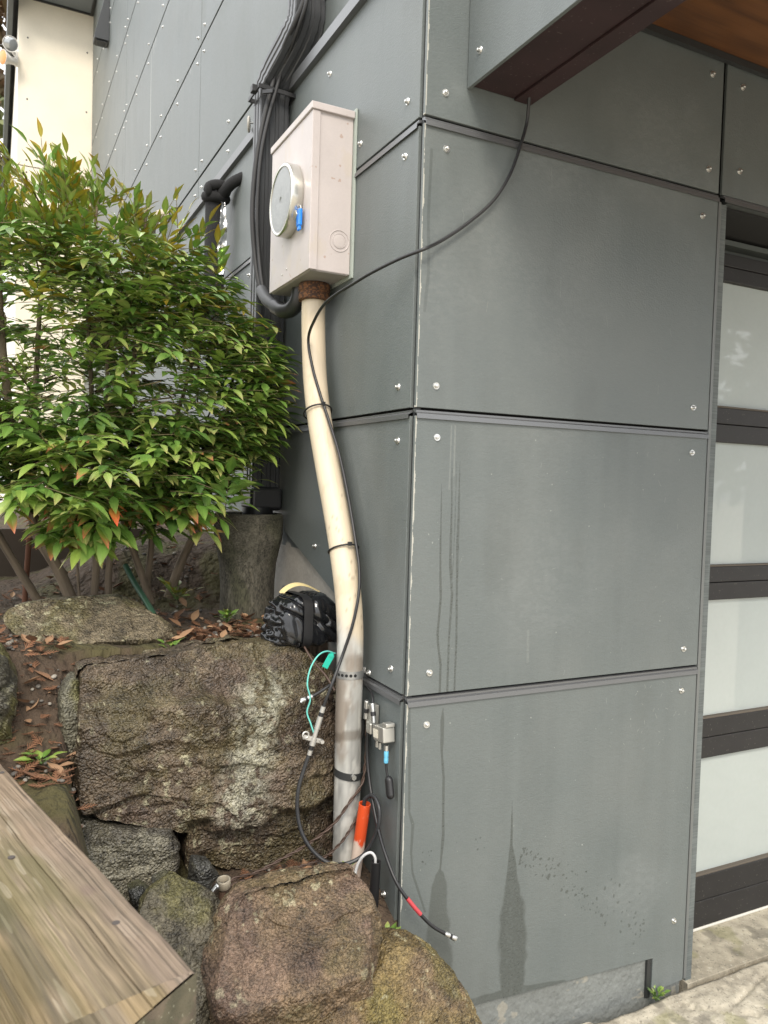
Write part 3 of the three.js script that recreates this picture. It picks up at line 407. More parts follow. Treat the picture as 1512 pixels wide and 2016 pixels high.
{
  const k = thing('coax_cable', 'long black coax cable hanging from the canopy and running along the cream conduit', 'cable');
  part('cable', tube([[0.241, 2.150, 0.030], [0.249, 2.104, 0.014], [0.236, 2.053, 0.012], [0.210, 1.983, 0.012], [0.171, 1.922, 0.012], [0.107, 1.862, 0.012], [0.039, 1.812, 0.014], [-0.003, 1.788, 0.020], [-0.030, 1.777, -0.022], [-0.060, 1.760, -0.105], [-0.075, 1.747, -0.172], [-0.085, 1.737, -0.240], [-0.092, 1.725, -0.284], [-0.090, 1.701, -0.350], [-0.078, 1.663, -0.425], [-0.069, 1.598, -0.417], [-0.056, 1.527, -0.392], [-0.043, 1.457, -0.359], [-0.034, 1.381, -0.315], [-0.032, 1.284, -0.260], [-0.034, 1.180, -0.205], [-0.035, 1.112, -0.175], [-0.043, 1.057, -0.157], [-0.059, 0.990, -0.150], [-0.079, 0.921, -0.156], [-0.110, 0.858, -0.142], [-0.125, 0.812, -0.147]], 0.0036, 320, 10), rubber, k);
  const a = V(-0.126, 0.812, -0.146), b = V(-0.153, 0.704, -0.1555), d = b.clone().sub(a), L = d.length(), dn = d.clone().normalize(), q = new THREE.Quaternion().setFromUnitVectors(V(0, 1, 0), dn);
  const seg = (s0, s1, r) => { const g = new THREE.CylinderGeometry(r, r, (s1 - s0) * L, 18); g.applyQuaternion(q); g.translate(...a.clone().addScaledVector(d, (s0 + s1) / 2).toArray()); return g; };
  const zincy = std({ color: lin(0.5, 0.49, 0.46), roughness: 0.38, metalness: 0.6 });
  const cp = part('connector', joined([seg(0, 0.13, 0.0055), seg(0.2, 0.46, 0.0062), seg(0.455, 0.7, 0.0052), seg(0.66, 0.8, 0.007), seg(0.89, 1.0, 0.0052)]), zincy, k);
  part('collar', joined([seg(0.12, 0.21, 0.0058), seg(0.79, 0.9, 0.0052)]), rubber, cp);
  const mid = a.clone().addScaledVector(d, 0.66), gb = rbox(-0.026, 0.022, -0.005, 0.005, -0.004, 0.004, 0.001); gb.rotateZ(-0.35); gb.translate(mid.x, mid.y - 0.003, mid.z - 0.004);
  const gs = new THREE.CylinderGeometry(0.0045, 0.0045, 0.009, 8).rotateX(Math.PI / 2).translate(mid.x + 0.017, mid.y - 0.008, mid.z + 0.004), lug = new THREE.TorusGeometry(0.007, 0.0022, 8, 18).translate(mid.x - 0.02, mid.y + 0.01, mid.z);
  part('ground_block', joined([gb, gs, lug]), zincy, cp);
  part('lower_loop', tube([[-0.152, 0.708, -0.1555], [-0.164, 0.671, -0.158], [-0.176, 0.628, -0.157], [-0.178, 0.579, -0.153], [-0.170, 0.536, -0.142], [-0.150, 0.500, -0.125], [-0.122, 0.478, -0.106], [-0.087, 0.475, -0.091], [-0.052, 0.488, -0.084], [-0.033, 0.529, -0.066], [-0.026, 0.572, -0.055], [-0.024, 0.602, -0.061], [-0.024, 0.616, -0.083], [-0.027, 0.614, -0.100], [-0.034, 0.602, -0.111], [-0.036, 0.565, -0.114], [-0.038, 0.51, -0.122]], 0.0044, 180, 10), std({ color: lin(0.03, 0.031, 0.033), roughness: 0.38 }), k);

  const k2 = thing('drop_cable', 'black cable with red tape and bare connector hanging past the wall corner', 'cable');
  part('cable', tube([[-0.014, 0.78, -0.132], [-0.020, 0.747, -0.136], [-0.020, 0.689, -0.135], [-0.022, 0.628, -0.111], [-0.025, 0.566, -0.067], [-0.030, 0.522, -0.014], [-0.022, 0.475, 0.030], [0.008, 0.430, 0.050], [0.047, 0.386, 0.060], [0.078, 0.364, 0.066]], 0.0038, 140, 10), rubber, k2);
  part('red_tape', tube([[-0.006, 0.449, 0.0445], [0.008, 0.430, 0.050], [0.022, 0.413, 0.0545]], 0.0045, 10, 12), std({ color: lin(0.45, 0.05, 0.06), roughness: 0.5 }), k2);
  fConnector(k2, [0.076, 0.3655, 0.0655], [0.72, -0.42, 0.12]);

  const spl = thing('cable_splitter', 'chrome cable splitters with blue fitting and capped pigtail below the joint strip', 'splitter', [-0.02, 0.78, -0.1]);
  const cast = std({ color: lin(0.5, 0.49, 0.45), roughness: 0.34, metalness: 0.75 });
  part('bracket', joined([rbox(-0.004, 0.018, -0.022, 0.03, -0.04, -0.018, 0.002), rbox(-0.012, 0.002, -0.03, -0.004, -0.024, 0.0, 0.004)]), cast, spl);
  for (const [y, z, tlt] of [[0.028, -0.03, 0.1], [0.03, 0.002, -0.25]]) { const m = part('barrel', new THREE.LatheGeometry([[0.0005, 0.012], [0.0048, 0.012], [0.0055, 0.01], [0.0055, -0.004], [0.0045, -0.006], [0.0045, -0.03]].map(([x, yy]) => new THREE.Vector2(x, yy)), 14), steel, spl, [-0.008, y, z]); m.rotation.x = tlt; part('collar', new THREE.CylinderGeometry(0.0062, 0.0062, 0.009, 14), rubber, m, [0, -0.011, 0]); }
  const s2 = part('splitter_body', joined([rbox(-0.012, 0.017, -0.036, -0.003, 0.012, 0.062, 0.003), rbox(-0.006, 0.016, -0.004, 0.006, 0.044, 0.066, 0.003)]), cast, spl); s2.rotation.x = -0.12;
  part('label', box(-0.0135, -0.0125, -0.029, -0.011, 0.016, 0.036), std({ color: lin(0.62, 0.58, 0.48), roughness: 0.6 }), s2);
  for (const z of [0.018, 0.032]) part('port', new THREE.CylinderGeometry(0.0046, 0.0046, 0.014, 12), cast, spl, [-0.002, -0.044, z]);
  const bl = part('blue_fitting', new THREE.LatheGeometry([[0.003, -0.014], [0.0052, -0.013], [0.0052, -0.004], [0.0042, -0.002], [0.0052, 0.001], [0.0052, 0.012], [0.003, 0.0125]].map(([x, y]) => new THREE.Vector2(x, y)), 16), phy({ color: lin(0.12, 0.42, 0.62), roughness: 0.3, clearcoat: 0.4 }), spl, [0.0, -0.06, 0.058]);
  part('nut', new THREE.CylinderGeometry(0.0055, 0.0055, 0.011, 6), steel, bl, [0, 0.019, 0]);
  part('pigtail', tube([[0, -0.07, 0.058], [0.001, -0.09, 0.06], [0.003, -0.11, 0.066]], 0.0028, 16, 8), rubber, spl);
  const cap = new THREE.CapsuleGeometry(0.0105, 0.028, 6, 14); cap.scale(0.8, 1, 1); cap.rotateX(-0.3); part('rubber_cap', cap, rubber, spl, [0.002, -0.122, 0.074]);
  part('feed_cable', tube([[0.008, 0.061, -0.065], [0.006, 0.054, -0.034], [-0.002, 0.049, -0.012], [-0.008, 0.035, 0.002]], 0.003, 20, 8), rubber, spl);
  part('down_cable', tube([[-0.004, -0.012, -0.055], [0, -0.041, -0.063], [-0.01, -0.09, -0.072], [-0.012, -0.141, -0.082], [-0.006, -0.2, -0.075], [0.0, -0.24, -0.06], [0.0, -0.36, -0.055]], 0.0042, 60, 9), rubber, spl);

  const st = thing('stub_cable', 'short black cable stub with bare connector lying on the big boulder', 'cable');
  part('cable', tube([[-0.06, 0.858, -0.215], [-0.085, 0.849, -0.195], [-0.110, 0.836, -0.19], [-0.138, 0.824, -0.188]], 0.0038, 30, 9), rubber, st); fConnector(st, [-0.136, 0.8248, -0.188], [-1, -0.28, 0.02]);
  solo('brown_wire', tube([[-0.136, 0.935, -0.27], [-0.124, 0.898, -0.225], [-0.104, 0.868, -0.19], [-0.092, 0.84, -0.165]], 0.0026, 30, 8), std({ color: lin(0.06, 0.035, 0.024), roughness: 0.6 }), 'thin brown wire running from the black bundle over the boulder edge', 'wire');
  const tl = thing('teal_wire', 'thin teal wire looping over the boulder with a small teal tag', 'wire');
  const teal = std({ color: lin(0.12, 0.46, 0.40), roughness: 0.5 });
  part('wire', tube([[-0.078, 0.915, -0.2], [-0.104, 0.924, -0.19], [-0.127, 0.919, -0.18], [-0.148, 0.895, -0.172], [-0.158, 0.860, -0.165], [-0.151, 0.826, -0.163], [-0.157, 0.797, -0.165], [-0.150, 0.772, -0.158], [-0.141, 0.742, -0.152]], 0.0019, 90, 7), teal, tl);
  const tg = part('tag', joined([rbox(-0.007, 0.007, -0.034, 0, -0.0015, 0.0015, 0.001), cylBetween([0, 0, -0.004], [0, 0, 0.004], 0.005, 0.005, 12)]), phy({ color: lin(0.0, 0.42, 0.30), roughness: 0.35, clearcoat: 0.4 }), tl, [-0.096, 0.918, -0.178]); tg.rotation.set(0.1, -0.4, -0.42);
}
// orange and black pipes at the foot of the wall
{
  const o = thing('orange_pipe', 'short orange plastic pipe with white scuffed end at the foot of the wall', 'pipe', [-0.035, 0.593, -0.110]);
  const A = V(0, 0, 0), B = V(-0.011, -0.2, -0.026), len = B.length(), q = new THREE.Quaternion().setFromUnitVectors(V(0, -1, 0), B.clone().normalize());
  const g = new THREE.LatheGeometry([[0.011, -len], [0.0135, -len], [0.0135, 0], [0.0112, 0], [0.0112, -0.05]].map(([x, y]) => new THREE.Vector2(x, y)), 24);
  const fine = joined([new THREE.CylinderGeometry(0.0135, 0.0135, len, 28, 60, true).translate(0, -len / 2, 0), new THREE.CylinderGeometry(0.0112, 0.0112, 0.06, 24, 2, true).translate(0, -0.03, 0), new THREE.RingGeometry(0.0112, 0.0135, 28).rotateX(-Math.PI / 2)]);
  const p = fine.attributes.position, col = new Float32Array(p.count * 3);
  for (let i = 0; i < p.count; i++) { const y = p.getY(i), n = fbm(p.getX(i) * 160, y * 90, p.getZ(i) * 160, 3), w = sstep(0.42, 0.58, n * 0.6 + sstep(-0.075, -0.12, y) * 0.5); col.set(mix3([0.62, 0.075, 0.018], [0.62, 0.50, 0.42], w), i * 3); }
  fine.setAttribute('color', new THREE.BufferAttribute(col, 3)); fine.applyQuaternion(q); part('tube', fine, std({ vertexColors: true, roughness: 0.45, side: THREE.DoubleSide }), o);
  const b = thing('black_pipe', 'short black pipe stub leaning behind the front boulder', 'pipe');
  part('tube', joined([cylBetween([-0.033, 0.488, -0.05], [-0.030, 0.38, -0.062], 0.0105, 0.0105, 20, true), cylBetween([-0.033, 0.488, -0.05], [-0.032, 0.45, -0.054], 0.0085, 0.0085, 16, true)]), std({ color: lin(0.014, 0.014, 0.015), roughness: 0.5, side: THREE.DoubleSide }), b);
  part('rim', new THREE.TorusGeometry(0.0096, 0.0012, 6, 24).rotateX(Math.PI / 2), rubber, b, [-0.033, 0.488, -0.05]);
  solo('white_wire', tube([[-0.032, 0.47, -0.055], [-0.033, 0.496, -0.056], [-0.04, 0.504, -0.062], [-0.052, 0.497, -0.07], [-0.062, 0.474, -0.08], [-0.068, 0.44, -0.085]], 0.0032, 40, 8), std({ color: lin(0.55, 0.55, 0.55), roughness: 0.45 }), 'short white wire curling out of the black pipe stub', 'wire');
}
// ground rod with clamp and two copper wires
{
  const rod = thing('ground_rod', 'short ground rod with whitish clamp standing in the soil between the boulders', 'ground rod', [-0.344, 0.366, -0.146]);
  const bronze = std({ color: lin(0.46, 0.41, 0.32), roughness: 0.55, metalness: 0.25 });
  part('rod', cylBetween([0, 0, 0], [0, 0.075, 0], 0.008, 0.008, 16), std({ color: lin(0.10, 0.06, 0.04), roughness: 0.7 }), rod);
  const cl = part('clamp', new THREE.LatheGeometry([[0.0095, -0.009], [0.0155, -0.008], [0.0155, 0.008], [0.0095, 0.009], [0.0095, -0.009]].map(([x, y]) => new THREE.Vector2(x, y)), 20), bronze, rod, [0.002, 0.093, 0]); cl.rotation.set(0.15, 0, 0.15);
  part('bolt', joined([cylBetween([-0.012, 0, 0], [-0.03, -0.008, 0.008], 0.0065, 0.0055, 6), cylBetween([-0.008, 0, 0], [-0.016, -0.003, 0.003], 0.009, 0.009, 10)]), steel, cl);
  const cu = std({ color: lin(0.075, 0.048, 0.036), roughness: 0.5, metalness: 0.3 });
  const twist = (P, r) => { const C = curve(P), N = 120, pts = [[], []]; const F = C.computeFrenetFrames(N, false); for (let i = 0; i <= N; i++) { const c = C.getPointAt(i / N); for (let s = 0; s < 2; s++) { const a = i * 0.55 + s * Math.PI; const q = c.clone().addScaledVector(F.normals[i], r * 0.7 * Math.cos(a)).addScaledVector(F.binormals[i], r * 0.7 * Math.sin(a)); pts[s].push(q); } } return joined(pts.map((l) => new THREE.TubeGeometry(new THREE.CatmullRomCurve3(l), 260, r * 0.85, 6))); };
  solo('ground_wire', twist([[-0.012, 0.79, -0.165], [-0.016, 0.70, -0.150], [-0.03, 0.625, -0.140], [-0.061, 0.598, -0.128], [-0.100, 0.547, -0.135], [-0.155, 0.507, -0.146], [-0.216, 0.481, -0.152], [-0.272, 0.464, -0.150], [-0.318, 0.466, -0.142], [-0.342, 0.458, -0.138]], 0.0026), cu, 'upper of two twisted brown ground wires from the pipe to the rod clamp', 'wire');
  solo('ground_wire', twist([[-0.027, 0.57, -0.145], [-0.060, 0.535, -0.126], [-0.089, 0.499, -0.129], [-0.126, 0.469, -0.141], [-0.183, 0.459, -0.147], [-0.249, 0.451, -0.15], [-0.312, 0.456, -0.14], [-0.342, 0.45, -0.138]], 0.0024), cu, 'lower of two twisted brown ground wires ending at the rod clamp', 'wire');
}

// ───────────────────────── downspout, drain tile and cable bundle ─────────────────────────
{
  const ds = thing('downspout', 'dark grey ribbed downspout with elbow beside the meter box', 'downspout', [0, 0, 0]);
  const sec = []; const a = 0.041, b = 0.040; // half size in x and along the wall
  const ribs = (p0, p1, nrm, n) => { for (let i = 0; i < n; i++) for (const [t, o] of [[0.0, 0], [0.5, 0], [0.6, -0.0032], [0.9, -0.0032]]) { const s = (i + t) / n; sec.push([p0[0] + (p1[0] - p0[0]) * s + nrm[0] * o, p0[1] + (p1[1] - p0[1]) * s + nrm[1] * o]); } };
  ribs([-a, -b], [-a, b], [-1, 0], 3); ribs([-a, b], [a, b], [0, 1], 3); ribs([a, b], [a, -b], [1, 0], 3); ribs([a, -b], [-a, -b], [0, -1], 3);
  const sweep = (path, scale = () => 1) => {       // path of [x, y, z]
    const pos = [], idx = [], M = sec.length, N = path.length;
    for (let i = 0; i < N; i++) { const p = V(...path[i]), t = V(...path[Math.min(N - 1, i + 1)]).sub(V(...path[Math.max(0, i - 1)])).normalize(), ex = V(1, 0, 0).addScaledVector(t, -t.x).normalize(), ez = ex.clone().cross(t).normalize(); const s = scale(i); for (const [u, w] of sec) { const q = p.clone().addScaledVector(ex, u * s).addScaledVector(ez, w * s); pos.push(q.x, q.y, q.z); } }
    for (let i = 0; i < N - 1; i++) for (let k = 0; k < M; k++) { const k2 = (k + 1) % M; idx.push(i * M + k, (i + 1) * M + k, i * M + k2, i * M + k2, (i + 1) * M + k, (i + 1) * M + k2); }
    let g = new THREE.BufferGeometry(); g.setAttribute('position', new THREE.Float32BufferAttribute(pos, 3)); g.setIndex(idx); return toCreasedNormals(g, 0.6);
  };
  const dm = std({ color: lin(0.046, 0.048, 0.051), roughness: 0.34, metalness: 0.1 });
  part('lower_pipe', sweep([[-0.053, 1.26, -0.852], [-0.053, 1.9, -0.852], [-0.053, 2.43, -0.852]]), dm, ds);
  const ep = []; for (let i = 0; i <= 26; i++) { const t = i / 26, e = sstep(0.08, 0.92, t); ep.push([mix(-0.053, -0.004, e), 2.425 + 0.215 * t, mix(-0.852, -0.705, e)]); }
  part('elbow', sweep(ep, (i) => 1.03 + ((i > 2 && i < 9) || (i > 16 && i < 24) ? (i % 2 ? 0.028 : -0.022) : 0)), dm, ds);
  part('upper_pipe', sweep([[-0.004, 2.635, -0.705], [-0.004, 4.2, -0.705], [-0.004, 5.6, -0.705]]), dm, ds);
  part('shoe', rbox(-0.105, -0.004, 1.215, 1.285, -0.905, -0.795, 0.014, 4), std({ color: lin(0.03, 0.03, 0.032), roughness: 0.36 }), ds);
  part('outlet', new THREE.LatheGeometry([[0.034, -0.04], [0.038, -0.02], [0.044, -0.016], [0.046, 0.0], [0.046, 0.02]].map(([x, y]) => new THREE.Vector2(x, y)), 28), std({ color: lin(0.02, 0.02, 0.021), roughness: 0.35 }), ds, [-0.072, 1.205, -0.832]);
  const pt = thing('drain_tile', 'mossy grey concrete drain tile with flared top below the downspout', 'drain tile', [-0.108, 0.86, -0.80]);
  const pg = new THREE.LatheGeometry([[0.078, 0], [0.078, 0.05], [0.079, 0.14], [0.083, 0.20], [0.092, 0.245], [0.099, 0.275], [0.101, 0.31], [0.1, 0.343], [0.096, 0.348], [0.084, 0.346], [0.080, 0.30], [0.07, 0.2]].flatMap((q, i, A) => { if (i === A.length - 1) return [q]; const r = []; for (let t = 0; t < 4; t++) r.push([mix(q[0], A[i + 1][0], t / 4), mix(q[1], A[i + 1][1], t / 4)]); return r; }).map(([x, y]) => new THREE.Vector2(x, y)), 72);
  const pp = pg.attributes.position, pc = new Float32Array(pp.count * 3);
  for (let i = 0; i < pp.count; i++) { const x = pp.getX(i), y = pp.getY(i), z = pp.getZ(i), n = fbm(x * 14, y * 10, z * 14, 4), s = noise3(x * 260, y * 260, z * 260), d = 1 + 0.02 * (fbm(x * 30, y * 30, z * 30, 3) - 0.5); pp.setXYZ(i, x * d, y, z * d); let c = mix3([0.10, 0.092, 0.072], [0.18, 0.165, 0.13], n); c = mix3(c, [0.05, 0.055, 0.02], 0.5 * sstep(0.52, 0.68, fbm(x * 18, y * 8, z * 18 + 3, 4))); if (s > 0.9) c = mix3(c, [0.2, 0.19, 0.16], 0.5); pc.set(c, i * 3); }
  pg.setAttribute('color', new THREE.BufferAttribute(pc, 3)); pg.computeVertexNormals();
  part('tile', pg, std({ vertexColors: true, map: rep(rockGrain, 0.55, 0.4), roughness: 0.93, bumpMap: rep(concBump, 2, 1), bumpScale: 0.004, side: THREE.DoubleSide }), pt);
  const tie = thing('cable_tie', 'thick black cable tie holding cables against the downspout elbow', 'cable tie', [-0.056, 2.43, -0.838]);
  part('loop', (() => { const s = new THREE.Shape(); const R = (w, h) => [[-w, -h], [w, -h], [w, h], [-w, h]]; R(0.056, 0.052).forEach(([x, y], i) => i ? s.lineTo(x, y) : s.moveTo(x, y)); const h = new THREE.Path(); R(0.053, 0.049).forEach(([x, y], i) => i ? h.lineTo(x, y) : h.moveTo(x, y)); s.holes.push(h); return new THREE.ExtrudeGeometry(s, { depth: 0.011, bevelEnabled: true, bevelSize: 0.0008, bevelThickness: 0.0008, bevelSegments: 1 }).rotateX(-Math.PI / 2); })(), rubber, tie).rotation.z = -0.05;
  part('head', rbox(-0.068, -0.05, 0.0, 0.02, 0.005, 0.028, 0.002), rubber, tie); part('tail', rbox(-0.062, -0.054, 0, 0.01, 0.03, 0.075, 0.001), rubber, tie).rotation.set(0.25, 0.4, 0);
  const cb = [[[-0.02, 2.85, -0.65], [-0.028, 2.673, -0.650], [-0.031, 2.626, -0.652], [-0.047, 2.574, -0.680], [-0.057, 2.530, -0.742], [-0.061, 2.482, -0.794], [-0.071, 2.440, -0.798], [-0.094, 2.331, -0.802], [-0.111, 2.212, -0.804], [-0.117, 2.080, -0.805], [-0.109, 1.964, -0.800], [-0.102, 1.879, -0.778], [-0.096, 1.838, -0.753], [-0.09, 1.80, -0.70]], [[-0.012, 2.85, -0.64], [-0.023, 2.668, -0.638], [-0.029, 2.607, -0.642], [-0.036, 2.563, -0.682], [-0.042, 2.519, -0.741], [-0.049, 2.479, -0.784], [-0.059, 2.437, -0.789], [-0.082, 2.344, -0.790], [-0.100, 2.239, -0.790], [-0.107, 2.078, -0.790], [-0.101, 1.962, -0.785], [-0.098, 1.872, -0.757], [-0.094, 1.835, -0.740], [-0.088, 1.80, -0.69]]];
  solo('service_cable', tube(cb[0], 0.0075, 140, 10), rubberDull, 'thicker black cable running down the downspout into the grey sleeve', 'cable');
  solo('service_cable', tube(cb[1], 0.0058, 140, 10), rubberDull, 'thinner black cable beside its twin down the ribbed downspout', 'cable');
  const fl = thing('flexible_sleeve', 'dark grey bent sleeve joining the black cables to the meter box underside', 'conduit');
  part('sleeve', tube([[-0.100, 1.85, -0.755], [-0.100, 1.811, -0.70], [-0.090, 1.779, -0.64]], 0.0165, 40, 16), std({ color: lin(0.06, 0.062, 0.066), roughness: 0.5 }), fl);
  part('bend', tube([[-0.091, 1.785, -0.65], [-0.084, 1.766, -0.60], [-0.075, 1.765, -0.565], [-0.068, 1.782, -0.54], [-0.065, 1.815, -0.53]], 0.021, 40, 16), std({ color: lin(0.02, 0.02, 0.021), roughness: 0.35 }), fl);
  const cr = thing('wall_clip', 'small pale wire loop on the ledge flashing beside the downspout', 'clip', [-0.03, 2.49, -1.16]); part('loop', new THREE.TorusGeometry(0.022, 0.004, 8, 24).rotateY(1.2), std({ color: lin(0.4, 0.38, 0.34), roughness: 0.5 }), cr); part('stem', cylBetween([0, 0.005, 0], [0.035, 0.012, 0], 0.003), steel, cr);
  solo('wall_plate', rbox(-0.012, 0.0005, 2.12, 2.25, -1.16, -1.08, 0.003), std({ color: lin(0.5, 0.52, 0.53), roughness: 0.5 }), 'small pale wall plate half hidden behind the black cables', 'wall plate');
  // foam insulated pipe
  const fp = thing('insulated_pipe', 'pipe wrapped in black foam with hanging foil strip under the ledge', 'pipe', [0, 0, 0]);
  const foamTex = makeTex(128, 128, (i, j) => { const s = noise3(i / 1.5, j / 1.5, 4), n = fbm(i / 10, j / 10, 6, 3); const v = 0.009 + 0.022 * s * n; return [v, v, v * 1.05]; });
  const fo = std({ map: rep(foamTex, 6, 1.5), roughness: 0.95 });
  part('vertical_foam', new THREE.CylinderGeometry(0.036, 0.038, 0.5, 24).translate(-0.06, 2.07, -1.47), fo, fp);
  part('upper_foam', tube([[-0.06, 2.30, -1.475], [-0.055, 2.33, -1.45], [-0.04, 2.35, -1.41], [-0.02, 2.37, -1.37], [0.02, 2.39, -1.34]], 0.02, 30, 14), fo, fp);
  part('foam_wrap', joined([new THREE.TorusGeometry(0.034, 0.02, 10, 24).rotateX(1.75).translate(-0.06, 2.335, -1.465), new THREE.TorusGeometry(0.032, 0.019, 10, 24).rotateX(1.3).translate(-0.058, 2.36, -1.45), new THREE.TorusGeometry(0.018, 0.013, 8, 18).rotateY(1.1).translate(-0.09, 2.35, -1.44)]), fo, fp);
  { const r = rngOf(3), g = new THREE.PlaneGeometry(0.03, 0.26, 8, 30), p = g.attributes.position; for (let i = 0; i < p.count; i++) { const y = p.getY(i), n = fbm(p.getX(i) * 60, y * 60, 4, 3); p.setXYZ(i, p.getX(i) * (0.5 + 0.7 * sstep(0.13, -0.02, Math.abs(y))), y, 0.025 * (n - 0.5) + 0.01 * Math.sin(y * 22)); } g.computeVertexNormals(); part('foil_strip', g, std({ color: lin(0.75, 0.75, 0.76), roughness: 0.22, metalness: 0.95, side: THREE.DoubleSide }), fp, [-0.045, 2.18, -1.42]); }
  const vp = thing('vent_pipe', 'small beige pipe elbow on the wall behind the shrub', 'pipe'); part('pipe', tube([[-0.03, 2.42, -3.05], [-0.03, 2.58, -3.02], [-0.03, 2.66, -2.95], [0.0, 2.69, -2.88], [0.045, 2.69, -2.86]], 0.027, 40, 16), std({ color: lin(0.42, 0.37, 0.28), roughness: 0.5 }), vp);
}

// ───────────────────────── boulders ─────────────────────────
const rockBump = makeTex(1024, 1024, (i, j) => { const u = i / 1024, v = j / 1024; const a = fbm(u * 26, v * 34, 13, 5, 26, 34), b = noise3(u * 260, v * 260, 15, 260, 260), rg = 1 - Math.abs(2 * fbm(u * 12, v * 30, 21, 3, 12, 30) - 1); const g2 = noise3(u * 480, v * 480, 35, 480, 480), t = 0.42 * a + 0.3 * b + 0.18 * g2 + 0.1 * rg; return [t, t, t]; }, false);
const rockMat = (rough = 0.62) => std({ vertexColors: true, map: rep(rockGrain, 1.05), bumpMap: rep(rockBump, 1.15), bumpScale: 0.014, roughness: rough });
const rockStd = rockMat(0.62), rockWet = rockMat(0.42);
function rockGeo(o) {
  const { out, z, front, back, seed, tilt = 0, amp = 0.02, k = 3.2, NT = 300, NS = 70, col, feat = null, freq = 9, facets = 10, planes = [] } = o;
  const rp = rngOf(seed * 77 + 1), PL = planes.map(([a, b, c, d]) => { const l = Math.hypot(a, b, c); return [a / l, b / l, c / l, d]; }); for (let i = 0; i < facets; i++) { const a = rp() * 6.283, c = 0.3 + 0.65 * rp(), e = Math.sqrt(1 - c * c); PL.push([Math.cos(a) * e, Math.sin(a) * e, c, 0.84 + 0.16 * rp() + 0.18 * e]); }
  let hx = 0, hy = 0;
  let cx = 0, cy = 0; for (const [x, y] of out) { cx += x / out.length; cy += y / out.length; }
  if (o.c) [cx, cy] = o.c; for (const [x, y] of out) { hx = Math.max(hx, Math.abs(x - cx)); hy = Math.max(hy, Math.abs(y - cy)); }
  const rad = (th) => { let best = 0; const dx = Math.cos(th), dy = Math.sin(th); for (let i = 0; i < out.length; i++) { const [ax, ay] = out[i], [bx, by] = out[(i + 1) % out.length]; const ex = bx - ax, ey = by - ay, den = dx * ey - dy * ex; if (Math.abs(den) < 1e-9) continue; const t = ((ax - cx) * ey - (ay - cy) * ex) / den, s = ((ax - cx) * dy - (ay - cy) * dx) / den; if (t > 0 && s >= -1e-6 && s <= 1 + 1e-6) best = Math.max(best, t); } return best || 0.05; };
  const R = []; for (let i = 0; i < NT; i++) { let s = 0; for (const q of [-1, 0, 1]) s += rad((i + q * 0.8) / NT * 2 * Math.PI); R.push(s / 3); }
  const pos = [], idx = [], sgn = [];
  const ring = (s, h, sg) => { for (let i = 0; i < NT; i++) { const th = i / NT * 2 * Math.PI; pos.push(cx + s * R[i] * Math.cos(th), cy + s * R[i] * Math.sin(th), z + h); sgn.push(sg); } };
  const prof = []; for (let i = 0; i <= NS; i++) { const u = i / NS, s = Math.sin(u * Math.PI / 2) ** 0.9; prof.push([s, Math.pow(Math.max(0, 1 - Math.pow(s, k)), 1 / k)]); }
  for (let i = 0; i <= NS; i++) ring(Math.max(prof[i][0], 0.0005), front * prof[i][1], 1);
  const NB = Math.round(NS / 3); for (let i = NB - 1; i >= 0; i--) { const u = i / NB, s = Math.sin(u * Math.PI / 2); ring(Math.max(s, 0.0005), -back * Math.pow(Math.max(0, 1 - Math.pow(s, 2.6)), 1 / 2.6), -1); }
  const rows = NS + 1 + NB; for (let j = 0; j < rows - 1; j++) for (let i = 0; i < NT; i++) { const i2 = (i + 1) % NT; idx.push(j * NT + i, (j + 1) * NT + i, j * NT + i2, j * NT + i2, (j + 1) * NT + i, (j + 1) * NT + i2); }
  const n = pos.length / 3, colr = new Float32Array(n * 3), uv = new Float32Array(n * 2);
  for (let i = 0; i < n; i++) {
    let x = pos[i * 3], y = pos[i * 3 + 1], zz = pos[i * 3 + 2]; const dx = x - cx, dy = y - cy, dz = (zz - z) * 1.2, L = Math.hypot(dx, dy, dz) + 1e-6;
    const a = fbm(x * freq, y * freq * 1.25, zz * freq + seed, 5) - 0.5, rd = 0.5 - Math.abs(2 * fbm(x * freq * 0.9 + 5, y * freq * 1.8, zz * freq * 0.9 + seed, 4) - 1), fine = fbm(x * 55, y * 80, zz * 55 + seed, 3) - 0.5, st = fbm(x * 6, y * 45, zz * 6 + seed, 2) - 0.5;
    if (zz > z - 1e-4) for (const [a1, b1, c1, d1] of PL) { const wob = 0.10 * (fbm(x * 9 + d1 * 30, y * 9, seed, 3) - 0.5); const sd = a1 * (x - cx) / hx + b1 * (y - cy) / hy + c1 * (zz - z) / front - d1 - wob; if (sd > 0) zz -= sd * 0.92 / c1 * front; }
    if (zz < z - back) zz = z - back;
    const tq = 5.5 * fbm(x * 5.5 + seed, y * 7.5, zz * 5.5, 3) + y * 6, fr = tq - Math.floor(tq), stepd = Math.floor(tq) + sstep(0.82, 1.0, fr) - tq; const d = amp * (0.32 * stepd + 1.5 * a - 0.55 * rd + 0.28 * fine + 0.25 * st), ff = feat ? feat(x, y) : 0;
    x += dx / L * d; y += dy / L * d; zz += dz / L * d + (zz > z - 0.02 ? ff : 0) + tilt * (pos[i * 3 + 1] - cy);
    pos[i * 3] = x; pos[i * 3 + 1] = y; pos[i * 3 + 2] = zz; colr.set(col(x, y, zz, a, rd), i * 3); uv[i * 2] = x + zz * 0.35 + seed * 0.37; uv[i * 2 + 1] = y - zz * 0.8 + seed * 0.21;
  }
  const g = new THREE.BufferGeometry(); g.setAttribute('position', new THREE.Float32BufferAttribute(pos, 3)); g.setAttribute('color', new THREE.BufferAttribute(colr, 3)); g.setAttribute('uv', new THREE.BufferAttribute(uv, 2)); g.setIndex(idx);
  g.computeVertexNormals(); const nn = g.attributes.normal; return g;
}
